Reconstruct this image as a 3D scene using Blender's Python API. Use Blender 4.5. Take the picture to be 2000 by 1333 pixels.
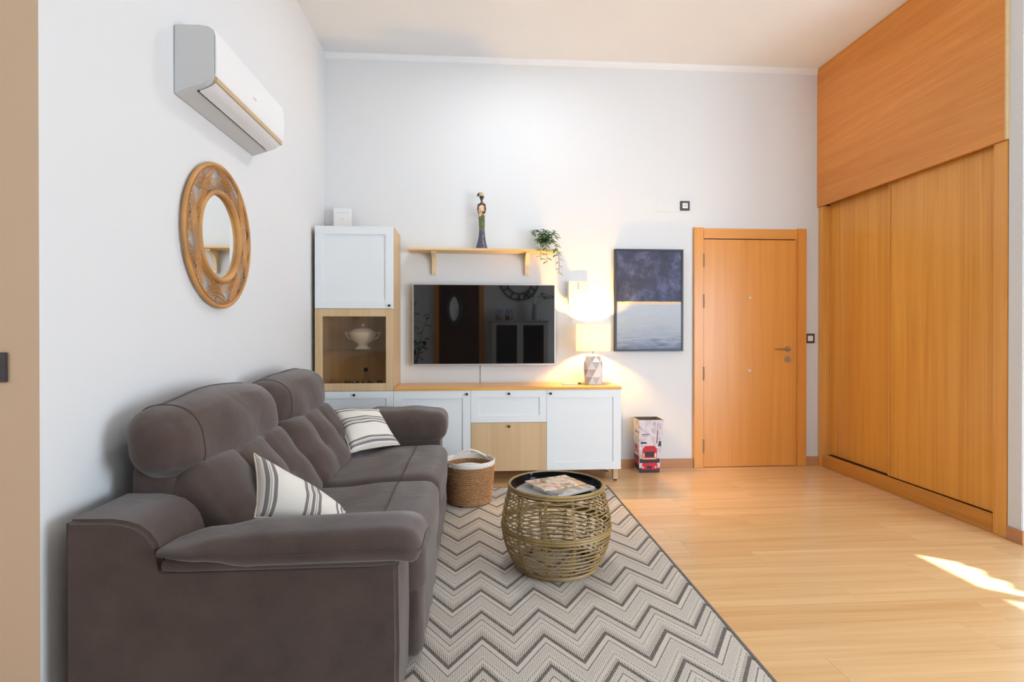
import bpy, bmesh, math, random
from mathutils import Vector, Matrix
random.seed(7)
for o in list(bpy.data.objects): bpy.data.objects.remove(o)
S = bpy.context.scene; C = S.collection
PI = math.pi

# ------------------------------------------------------------------ camera
XL, XR, D, CEIL = -1.259, 3.0885, 4.757, 3.56       # left wall, wardrobe face, back wall, ceiling
cam = bpy.data.cameras.new('camera'); cam.sensor_fit = 'HORIZONTAL'; cam.sensor_width = 36
cam.lens = 36*1075.0/2000; cam.shift_y = -15/2000; cam.clip_start = .02
co = bpy.data.objects.new('camera', cam); C.objects.link(co)
co.location = (0, 0, 1.2078); co.rotation_euler = (PI/2-.0043, 0, -.0684)
S.camera = co
# ------------------------------------------------------------------ world, sun, daylight, added fill lamps, exposure
w = bpy.data.worlds.new('World'); S.world = w; w.use_nodes = True
w.node_tree.nodes['Background'].inputs[0].default_value = (.72, .85, 1, 1)
w.node_tree.nodes['Background'].inputs[1].default_value = 1.5
def light(name, typ, loc, energy, col, **k):
    l = bpy.data.lights.new(name, typ); l.energy = energy; l.color = col
    for a, v in k.items(): setattr(l, a, v)
    o = bpy.data.objects.new(name, l); C.objects.link(o); o.location = loc
    return o
EL = math.atan(.906); sd = Vector((-.788*math.cos(EL), .615*math.cos(EL), -math.sin(EL)))
sun = light('sun', 'SUN', (8, -3, 6), 22, (1, .95, .86), angle=.012)
sun.rotation_euler = sd.to_track_quat('-Z', 'Y').to_euler()
win = light('window_daylight', 'AREA', (4.2, .165, 1.1), 112, (.76, .88, 1), shape='RECTANGLE', size=2.1, size_y=2.1)
win.rotation_euler = Vector((-1, .12, 0)).to_track_quat('-Z', 'Z').to_euler()
rear_fill = light('rear_fill_light', 'AREA', (3.3, -2.2, 1.5), 29, (.76, .88, 1), shape='RECTANGLE', size=1.7, size_y=2.0, spread=math.radians(100))  # added fill lamp without a known source, brightens the right of the back wall
rear_fill.rotation_euler = Vector((-.06, 1, .16)).to_track_quat('-Z', 'Z').to_euler()
left_fill = light('left_fill_light', 'AREA', (-3.1, -1.2, 1.6), 20, (.80, .90, 1), shape='RECTANGLE', size=1.8, size_y=1.9)  # added fill lamp to brighten the wardrobe, no window known here
left_fill.rotation_euler = Vector((1, .45, .05)).to_track_quat('-Z', 'Z').to_euler()
S.view_settings.view_transform = 'Standard'; S.view_settings.look = 'None'
S.view_settings.gamma = 1; S.view_settings.use_curve_mapping = False
S.view_settings.exposure = 0.68

# ------------------------------------------------------------------ materials
def lin(r, g, b):
    f = lambda c: (c/255/12.92) if c <= 10 else ((c/255+.055)/1.055)**2.4
    return (f(r), f(g), f(b), 1)
def newmat(name):
    m = bpy.data.materials.new(name); m.use_nodes = True
    return m, m.node_tree, m.node_tree.nodes['Principled BSDF']
def nd(nt, typ, ins=None, **props):
    n = nt.nodes.new(typ)
    for k, v in props.items(): setattr(n, k, v)
    for k, v in (ins or {}).items():
        if hasattr(v, 'is_output'): nt.links.new(v, n.inputs[k])
        else: n.inputs[k].default_value = v
    return n
def math_(nt, op, a, b=None, c=None):
    n = nt.nodes.new('ShaderNodeMath'); n.operation = op
    for i, v in enumerate((a, b, c)):
        if v is None: continue
        if hasattr(v, 'is_output'): nt.links.new(v, n.inputs[i])
        else: n.inputs[i].default_value = v
    return n.outputs[0]
def ramp(nt, fac, stops, interp='LINEAR'):
    r = nt.nodes.new('ShaderNodeValToRGB'); r.color_ramp.interpolation = interp
    e = r.color_ramp.elements
    while len(e) < len(stops): e.new(.5)
    for i, (p, c) in enumerate(stops): e[i].position = p; e[i].color = c
    nt.links.new(fac, r.inputs[0]); return r.outputs[0]
def bump(nt, bs, h, strength=.1, dist=.01):
    b = nd(nt, 'ShaderNodeBump', {'Height': h, 'Strength': strength, 'Distance': dist})
    nt.links.new(b.outputs[0], bs.inputs['Normal'])
def plain(name, c, rough=.5, metal=0, nscale=0, nstr=.1, spec=.5, emit=0, var=0):
    m, nt, b = newmat(name); b.inputs['Base Color'].default_value = c
    b.inputs['Roughness'].default_value = rough; b.inputs['Metallic'].default_value = metal
    b.inputs['Specular IOR Level'].default_value = spec
    if emit: b.inputs['Emission Color'].default_value = c; b.inputs['Emission Strength'].default_value = emit
    if nscale:
        t = nd(nt, 'ShaderNodeTexCoord').outputs['Object']
        n = nd(nt, 'ShaderNodeTexNoise', {'Vector': t, 'Scale': nscale, 'Detail': 4})
        bump(nt, b, n.outputs[0], nstr, .004)
        if var:
            n2 = nd(nt, 'ShaderNodeTexNoise', {'Vector': t, 'Scale': nscale*.07, 'Detail': 5})
            d = tuple(x*(1-var) for x in c[:3])+(1,); l = tuple(min(1, x*(1+var)) for x in c[:3])+(1,)
            nt.links.new(ramp(nt, n2.outputs[0], [(.3, d), (.7, l)]), b.inputs['Base Color'])
    return m
def wood(name, light_, dark, axis='X', rough=.35, fine=90, along=1.6, contrast=(.3, .72), tint=.0, spec=.5):
    m, nt, b = newmat(name)
    t = nd(nt, 'ShaderNodeTexCoord').outputs['Object']
    rnd = nd(nt, 'ShaderNodeObjectInfo').outputs['Random']
    off = nd(nt, 'ShaderNodeCombineXYZ', {0: math_(nt, 'MULTIPLY', rnd, 37.), 1: math_(nt, 'MULTIPLY', rnd, 91.), 2: math_(nt, 'MULTIPLY', rnd, 53.)})
    v = nd(nt, 'ShaderNodeVectorMath', {0: t, 1: off.outputs[0]}, operation='ADD').outputs[0]
    def sc(a, c): return tuple(a if ax == axis else c for ax in 'XYZ')
    m1 = nd(nt, 'ShaderNodeMapping', {'Vector': v, 'Scale': sc(along*.5, 9)})
    n1 = nd(nt, 'ShaderNodeTexNoise', {'Vector': m1.outputs[0], 'Scale': 1, 'Detail': 5, 'Roughness': .6, 'Distortion': 1.2})
    m2 = nd(nt, 'ShaderNodeMapping', {'Vector': v, 'Scale': sc(along*1.5, fine)})
    n2 = nd(nt, 'ShaderNodeTexNoise', {'Vector': m2.outputs[0], 'Scale': 1, 'Detail': 3, 'Roughness': .6})
    f = math_(nt, 'ADD', math_(nt, 'MULTIPLY', n1.outputs[0], .62), math_(nt, 'MULTIPLY', n2.outputs[0], .38))
    if tint: f = math_(nt, 'ADD', f, math_(nt, 'MULTIPLY', math_(nt, 'SUBTRACT', rnd, .5), tint))
    mid = tuple((a+c)/2 for a, c in zip(light_, dark))
    nt.links.new(ramp(nt, f, [(contrast[0], dark), (.5, mid), (contrast[1], light_)]), b.inputs['Base Color'])
    b.inputs['Roughness'].default_value = rough; b.inputs['Specular IOR Level'].default_value = spec
    bump(nt, b, n2.outputs[0], .06, .002)
    return m
def glassy(name, tint, gloss=.08, rough=.02):
    m, nt, b = newmat(name); nt.nodes.remove(b)
    out = nt.nodes['Material Output']
    tr = nd(nt, 'ShaderNodeBsdfTransparent', {0: tint}); gl = nd(nt, 'ShaderNodeBsdfGlossy', {'Roughness': rough})
    fc = nd(nt, 'ShaderNodeLayerWeight', {'Blend': .5}).outputs['Facing']
    f = math_(nt, 'ADD', math_(nt, 'MULTIPLY', math_(nt, 'POWER', fc, 5), .8), gloss*.5)
    mx = nd(nt, 'ShaderNodeMixShader', {0: f, 1: tr.outputs[0], 2: gl.outputs[0]})
    nt.links.new(mx.outputs[0], out.inputs[0]); return m
M = {}
M['wall'] = plain('wall_paint', lin(225, 227, 229), .85, nscale=60, nstr=.05, spec=.2)
M['ceil'] = plain('ceiling_paint', lin(236, 238, 240), .9, nscale=50, nstr=.04, spec=.2)
M['beige'] = plain('beige_wall_tone', lin(224, 196, 166), .85, nscale=60, nstr=.05, spec=.2)  # warm tan tone put into the colour of the camera-facing left faces
M['floor'] = wood('oak_laminate', lin(236, 198, 148), lin(210, 164, 110), 'X', .24, 70, 1.0, (.28, .72), .13)
M['joint'] = plain('floor_underlay', lin(120, 78, 42), .8, nscale=30)
M['skirt'] = wood('skirting_wood', lin(206, 152, 108), lin(180, 124, 82), 'X', .35)
M['skirty'] = wood('skirting_wood_side', lin(206, 152, 108), lin(180, 124, 82), 'Y', .35)
M['door'] = wood('door_oak_veneer', lin(236, 166, 82), lin(214, 138, 58), 'Z', .3, 110, .7, (.25, .75))
M['doorh'] = wood('casing_oak_veneer', lin(236, 168, 88), lin(214, 140, 62), 'X', .3, 110, .7, (.25, .75))
M['ward'] = wood('wardrobe_oak_veneer', lin(244, 180, 84), lin(214, 142, 50), 'Z', .3, 60, .55, (.30, .70))
M['wardh'] = wood('wardrobe_panel_veneer', lin(236, 160, 76), lin(210, 130, 50), 'Y', .4, 70, 1.2, (.28, .72))
M['wardf'] = wood('wardrobe_frame_veneer', lin(242, 180, 94), lin(216, 146, 62), 'Z', .35, 110, .7)
M['wardb'] = wood('wardrobe_base_veneer', lin(226, 160, 76), lin(192, 124, 46), 'Y', .35, 110, .7)
M['oak'] = wood('pale_oak', lin(222, 194, 154), lin(198, 164, 120), 'Z', .45, 60, .6, (.28, .72))
M['oakx'] = wood('pale_oak_horizontal', lin(222, 194, 154), lin(198, 164, 120), 'X', .45, 60, .6, (.28, .72))
M['top'] = wood('worktop_oak', lin(238, 182, 100), lin(214, 150, 66), 'X', .32, 80, .8)
M['pine'] = wood('shelf_pine', lin(238, 212, 164), lin(224, 190, 136), 'X', .5, 50, .7)
M['pinez'] = wood('bracket_pine', lin(242, 222, 190), lin(230, 204, 164), 'Z', .5, 50, .7)
M['white'] = plain('white_lacquer', lin(232, 236, 238), .45, nscale=20, nstr=.01)
M['plastic'] = plain('white_plastic', lin(236, 236, 238), .35, nscale=20, nstr=.01)
M['plasticg'] = plain('grey_plastic', lin(206, 206, 206), .4, nscale=20, nstr=.01)
M['cream'] = plain('cream_plastic', lin(240, 232, 214), .4, nscale=20, nstr=.01)
M['gold'] = plain('gilt_strip', lin(196, 168, 128), .4, nscale=20, nstr=.01)
M['dark'] = plain('dark_gap', lin(34, 30, 28), .7, nscale=20, nstr=.01)
M['black'] = plain('black_plastic', lin(30, 30, 32), .4, nscale=30, nstr=.02)
M['trackm'] = plain('brown_track', lin(104, 74, 46), .5, nscale=30, nstr=.02)
M['blackframe'] = plain('black_frame_wood', lin(26, 28, 36), .4, nscale=60, nstr=.03)
M['charcoal'] = plain('charcoal_frame', lin(72, 62, 62), .45, nscale=30, nstr=.02)
M['knob'] = plain('dark_knob_metal', lin(60, 56, 54), .3, .9, nscale=30, nstr=.02)
M['steel'] = plain('brushed_steel', lin(190, 184, 176), .3, 1, nscale=120, nstr=.03)
M['silver'] = plain('silver_bezel', lin(214, 208, 206), .3, .6, nscale=120, nstr=.01)
M['screen'] = plain('tv_glass', (.004, .004, .0045, 1), .025, nscale=3, nstr=0, spec=1.0)
M['mirror'] = plain('mirror_glass', (.92, .94, .94, 1), .01, 1, nscale=3, nstr=0)
M['rattan'] = plain('rattan_cane', lin(196, 142, 80), .5, nscale=90, nstr=.2, var=.2)
M['rattand'] = plain('rattan_strand', lin(176, 118, 60), .5, nscale=90, nstr=.2, var=.2)
M['wicker'] = plain('olive_gold_wicker', lin(158, 130, 82), .42, nscale=140, nstr=.25, var=.22)
M['tray'] = plain('black_gloss_tray', lin(22, 24, 28), .06, nscale=3, nstr=0)
M['ceramic'] = plain('white_ceramic', lin(240, 236, 226), .25, nscale=8, nstr=.02)
M['lampw'] = plain('matt_white_ceramic', lin(240, 238, 236), .5, nscale=40, nstr=.02)
M['lampg'] = plain('grey_ceramic_facet', lin(186, 180, 178), .5, nscale=40, nstr=.05)
M['canvasw'] = plain('white_cotton_trim', lin(238, 232, 224), .8, nscale=200, nstr=.2)
M['leaf'] = plain('ivy_leaf', lin(104, 140, 78), .45, nscale=40, nstr=.2, var=.35)
M['leafd'] = plain('dark_leaf', lin(52, 72, 46), .5, nscale=40, nstr=.2, var=.3)
M['stem'] = plain('plant_stem', lin(96, 104, 58), .6, nscale=60)
M['pagew'] = plain('paper_pages', lin(236, 234, 232), .7, nscale=160, nstr=.1)
M['cable'] = plain('white_cable', lin(226, 220, 208), .5, nscale=60)
M['bindark'] = plain('bin_inside', lin(92, 82, 62), .6, nscale=40)
M['red'] = plain('bus_red_print', lin(206, 44, 58), .45, nscale=60, nstr=.02, var=.25)
M['ink'] = plain('dark_print', lin(52, 44, 58), .45, nscale=60, nstr=.02, var=.25)
M['lightprint'] = plain('pale_print', lin(240, 214, 190), .45, nscale=60, nstr=.02)
M['amber'] = plain('amber_print', lin(246, 176, 110), .45, nscale=60, nstr=.02)
M['skin'] = plain('dark_carved_wood', lin(58, 44, 38), .4, nscale=80, nstr=.1)
M['tan'] = plain('headwrap_clay', lin(196, 172, 140), .6, nscale=80, nstr=.2, var=.2)
M['brown'] = wood('dark_brown_door', lin(96, 58, 34), lin(66, 38, 22), 'Z', .4)
M['clock'] = plain('dark_iron', lin(48, 50, 56), .5, nscale=40)
M['greycab'] = plain('grey_painted_wood', lin(176, 176, 172), .5, nscale=30, nstr=.03)
M['smoke'] = glassy('smoked_glass', (.90, .85, .77, 1), .07)
M['clear'] = glassy('clear_glass', (.86, .88, .92, 1), .10)
M['darkglass'] = glassy('cabinet_glass', (.45, .46, .46, 1), .06)

def fabric(name, c, weave=900, var=.12, sheen=.3, bumpy=.25, folds=.0):
    m, nt, b = newmat(name)
    t = nd(nt, 'ShaderNodeTexCoord').outputs['Object']
    n1 = nd(nt, 'ShaderNodeTexNoise', {'Vector': t, 'Scale': 7, 'Detail': 6, 'Roughness': .65})
    n2 = nd(nt, 'ShaderNodeTexNoise', {'Vector': t, 'Scale': weave, 'Detail': 2})
    f = math_(nt, 'ADD', math_(nt, 'MULTIPLY', n1.outputs[0], .75), math_(nt, 'MULTIPLY', n2.outputs[0], .25))
    d = tuple(x*(1-var) for x in c[:3])+(1,); l = tuple(min(1, x*(1+var)) for x in c[:3])+(1,)
    nt.links.new(ramp(nt, f, [(.32, d), (.68, l)]), b.inputs['Base Color'])
    b.inputs['Roughness'].default_value = .95; b.inputs['Specular IOR Level'].default_value = .15
    b.inputs['Sheen Weight'].default_value = sheen; b.inputs['Sheen Roughness'].default_value = .5
    h = n2.outputs[0]
    if folds:
        n3 = nd(nt, 'ShaderNodeTexNoise', {'Vector': t, 'Scale': 5, 'Detail': 3, 'Distortion': .8})
        h = math_(nt, 'ADD', math_(nt, 'MULTIPLY', n3.outputs[0], folds), math_(nt, 'MULTIPLY', n2.outputs[0], .12))
    bump(nt, b, h, bumpy, .012)
    return m
M['sofa'] = fabric('brown_grey_microfibre', lin(82, 68, 62), 420, .22, .35, .5, 1.2)
M['seam'] = fabric('sofa_seam_thread', lin(78, 66, 62), 500, .1, .2)

def stripes_mat():
    m, nt, b = newmat('striped_cotton')
    uv = nd(nt, 'ShaderNodeTexCoord').outputs['UV']
    s = nd(nt, 'ShaderNodeSeparateXYZ', {0: uv}).outputs[0]
    cr, g = lin(236, 231, 222), lin(136, 128, 126)
    ed = [(.0, cr), (.05, g), (.09, cr), (.105, g), (.112, cr), (.13, g), (.17, cr),
          (.47, g), (.505, cr), (.52, g), (.527, cr), (.545, g), (.58, cr), (.595, g), (.602, cr), (.62, g), (.655, cr),
          (.84, g), (.875, cr), (.91, g), (.945, cr)]
    a = ramp(nt, s, ed, 'CONSTANT'); nt.links.new(a, b.inputs['Base Color'])
    n = nd(nt, 'ShaderNodeTexNoise', {'Vector': nd(nt, 'ShaderNodeTexCoord').outputs['Object'], 'Scale': 350, 'Detail': 2})
    bump(nt, b, n.outputs[0], .35, .004)
    b.inputs['Roughness'].default_value = .9; b.inputs['Specular IOR Level'].default_value = .2
    return m
M['stripe'] = stripes_mat()
M['stripeedge'] = fabric('cotton_edge', lin(226, 212, 192), 400, .1, .1)

def rug_mat():
    m, nt, b = newmat('chevron_flatweave')
    t = nd(nt, 'ShaderNodeTexCoord').outputs['Object']
    sp = nd(nt, 'ShaderNodeSeparateXYZ', {0: t}); x, y = sp.outputs[0], sp.outputs[1]
    zig = math_(nt, 'MULTIPLY', math_(nt, 'PINGPONG', math_(nt, 'ADD', x, .02+2.4), .1225), .185/.1225)
    v = math_(nt, 'ADD', math_(nt, 'ADD', y, zig), 40.0+.021)
    f = math_(nt, 'DIVIDE', math_(nt, 'FLOORED_MODULO', v, .394), .394)
    L, Dk, Md = (0, 0, 0, 1), (1, 1, 1, 1), (.45, .45, .45, 1)
    solid = ramp(nt, f, [(0, Dk), (.068, L), (.35, L), (.365, (.85,)*3+(1,)), (.388, L), (.50, Dk), (.56, L), (.89, (.85,)*3+(1,)), (.912, L)], 'CONSTANT')
    tick = ramp(nt, f, [(0, L), (.068, Dk), (.145, Md), (.21, L), (.255, Dk), (.285, L), (.41, Md), (.50, L), (.56, Dk), (.61, L), (.67, Dk), (.70, L), (.73, Md), (.87, L)], 'CONSTANT')
    fx = math_(nt, 'FRACT', math_(nt, 'MULTIPLY', x, 130.))
    tk = math_(nt, 'LESS_THAN', fx, .5)
    fy = math_(nt, 'FRACT', math_(nt, 'MULTIPLY', y, 110.))
    spk = math_(nt, 'MULTIPLY', tk, math_(nt, 'LESS_THAN', fy, .7))
    n = nd(nt, 'ShaderNodeTexNoise', {'Vector': t, 'Scale': 160, 'Detail': 3})
    nz = ramp(nt, n.outputs[0], [(.35, (0, 0, 0, 1)), (.65, (1, 1, 1, 1))])
    dk = math_(nt, 'MAXIMUM', math_(nt, 'MULTIPLY', solid, .85), math_(nt, 'MULTIPLY', math_(nt, 'MULTIPLY', tick, spk), .85))
    dk = math_(nt, 'ADD', dk, math_(nt, 'MULTIPLY', math_(nt, 'SUBTRACT', nz, .5), .22))
    dk = math_(nt, 'ADD', dk, math_(nt, 'MULTIPLY', spk, .16))
    nt.links.new(ramp(nt, dk, [(0, lin(216, 208, 196)), (1, lin(96, 89, 86))]), b.inputs['Base Color'])
    b.inputs['Roughness'].default_value = .95; b.inputs['Specular IOR Level'].default_value = .1
    bump(nt, b, math_(nt, 'ADD', spk, n.outputs[0]), .3, .003)
    return m
M['rug'] = rug_mat()
M['rugedge'] = fabric('rug_binding', lin(110, 102, 98), 300, .2, .1)

def basket_mat():
    m, nt, b = newmat('seagrass_weave')
    t = nd(nt, 'ShaderNodeTexCoord').outputs['Object']
    mp = nd(nt, 'ShaderNodeMapping', {'Vector': t, 'Scale': (60, 60, 160)})
    n = nd(nt, 'ShaderNodeTexNoise', {'Vector': mp.outputs[0], 'Scale': 1, 'Detail': 4, 'Distortion': 1})
    nt.links.new(ramp(nt, n.outputs[0], [(.3, lin(140, 96, 56)), (.7, lin(208, 164, 116))]), b.inputs['Base Color'])
    b.inputs['Roughness'].default_value = .7; bump(nt, b, n.outputs[0], .7, .006); return m
M['seagrass'] = basket_mat()

def paint_mat(zsplit, z0, z1):
    m, nt, b = newmat('seascape_canvas')
    t = nd(nt, 'ShaderNodeTexCoord').outputs['Object']
    z = nd(nt, 'ShaderNodeSeparateXYZ', {0: t}).outputs[2]
    mp = nd(nt, 'ShaderNodeMapping', {'Vector': t, 'Scale': (5, 5, 4.5)})
    n = nd(nt, 'ShaderNodeTexNoise', {'Vector': mp.outputs[0], 'Scale': 1, 'Detail': 9, 'Roughness': .72, 'Distortion': 0})
    mp2 = nd(nt, 'ShaderNodeMapping', {'Vector': t, 'Scale': (6, 6, 70)})
    n2 = nd(nt, 'ShaderNodeTexNoise', {'Vector': mp2.outputs[0], 'Scale': 1, 'Detail': 5, 'Roughness': .7})
    sky = ramp(nt, n.outputs[0], [(.32, lin(20, 22, 38)), (.50, lin(46, 52, 82)), (.62, lin(84, 90, 126)), (.78, lin(116, 120, 146))])
    fz = math_(nt, 'DIVIDE', math_(nt, 'SUBTRACT', z, z0), zsplit-z0)
    seaf = math_(nt, 'ADD', math_(nt, 'MULTIPLY', fz, .8), math_(nt, 'MULTIPLY', math_(nt, 'SUBTRACT', n2.outputs[0], .5), .7))
    sea = ramp(nt, seaf, [(.0, lin(90, 104, 136)), (.18, lin(150, 162, 180)), (.45, lin(172, 182, 192)), (.9, lin(186, 196, 208))])
    dz = math_(nt, 'ADD', math_(nt, 'SUBTRACT', z, zsplit), math_(nt, 'MULTIPLY', math_(nt, 'SUBTRACT', n2.outputs[0], .5), .012))
    up = math_(nt, 'GREATER_THAN', dz, .013); gold = math_(nt, 'MULTIPLY', math_(nt, 'GREATER_THAN', dz, -.012), math_(nt, 'SUBTRACT', 1, up))
    mx = nd(nt, 'ShaderNodeMix', {0: up, 6: sea, 7: sky}, data_type='RGBA')
    mx2 = nd(nt, 'ShaderNodeMix', {0: gold, 6: mx.outputs[2], 7: lin(226, 198, 160)}, data_type='RGBA')
    nt.links.new(mx2.outputs[2], b.inputs['Base Color']); b.inputs['Roughness'].default_value = .55
    bump(nt, b, n2.outputs[0], .2, .003); return m
def cover_mat(name, cols, sc=9, seed=0):
    m, nt, b = newmat(name)
    t = nd(nt, 'ShaderNodeTexCoord').outputs['Object']
    mp = nd(nt, 'ShaderNodeMapping', {'Vector': t, 'Location': (seed, seed*2, 0)})
    n = nd(nt, 'ShaderNodeTexNoise', {'Vector': mp.outputs[0], 'Scale': sc, 'Detail': 4, 'Distortion': .8})
    nt.links.new(ramp(nt, n.outputs[0], [(.28+.48*i/(len(cols)-1), c) for i, c in enumerate(cols)], 'EASE'), b.inputs['Base Color'])
    b.inputs['Roughness'].default_value = .25; return m
M['cov1'] = cover_mat('magazine_cover_print', [lin(120, 100, 70), lin(176, 156, 116), lin(232, 214, 196), lin(208, 140, 96), lin(226, 200, 150)], 12, 3)
M['cov2'] = cover_mat('book_cover_print', [lin(96, 88, 76), lin(150, 140, 124), lin(196, 190, 182), lin(120, 108, 84)], 9, 8)
M['cov3'] = cover_mat('grey_brochure_print', [lin(150, 146, 144), lin(176, 172, 170), lin(190, 186, 180)], 6, 5)
M['binprint'] = cover_mat('street_scene_print', [lin(150, 140, 160), lin(206, 196, 206), lin(226, 218, 222), lin(186, 176, 196), lin(110, 100, 130)], 10, 4)
M['binside'] = cover_mat('street_scene_side_print', [lin(150, 140, 130), lin(212, 200, 184), lin(222, 210, 196), lin(180, 168, 156), lin(110, 100, 100)], 10, 9)  # warmer, less violet print for the left side of the bin
def dress_mat(name, c1, c2, sc):
    m, nt, b = newmat(name)
    t = nd(nt, 'ShaderNodeTexCoord').outputs['Object']
    n = nd(nt, 'ShaderNodeTexVoronoi', {'Vector': t, 'Scale': sc})
    nt.links.new(ramp(nt, n.outputs[0], [(.25, c1), (.55, c2)]), b.inputs['Base Color'])
    b.inputs['Roughness'].default_value = .5; bump(nt, b, n.outputs[0], .4, .002); return m
M['dgreen'] = dress_mat('green_beaded_cloth', lin(70, 86, 50), lin(98, 118, 66), 160)
M['dnavy'] = dress_mat('navy_beaded_cloth', lin(52, 54, 78), lin(86, 88, 112), 160)
M['dpattern'] = dress_mat('patterned_band_cloth', lin(214, 190, 176), lin(110, 50, 60), 75)
M['dshawl'] = dress_mat('cream_orange_shawl', lin(236, 216, 176), lin(222, 168, 132), 45)

def shade_mat():
    m, nt, b = newmat('lamp_shade_linen'); nt.nodes.remove(b); out = nt.nodes['Material Output']
    d = nd(nt, 'ShaderNodeBsdfDiffuse', {0: (.9, .89, .88, 1)}); tr = nd(nt, 'ShaderNodeBsdfTranslucent', {0: (.90, .95, 1, 1)})
    mx = nd(nt, 'ShaderNodeMixShader', {0: .80, 1: d.outputs[0], 2: tr.outputs[0]})
    nt.links.new(mx.outputs[0], out.inputs[0]); return m
M['shade'] = shade_mat()
M['glow'] = plain('lit_diffuser', (1, .97, .93, 1), .5, emit=6, nscale=10, nstr=.01)
M['bulb'] = plain('lit_bulb', (1, .54, .13, 1), .5, emit=1050, nscale=10, nstr=.01)
M['blocker'] = fabric('blocker_cloth', lin(232, 232, 230), 300, .05, .1)

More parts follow.
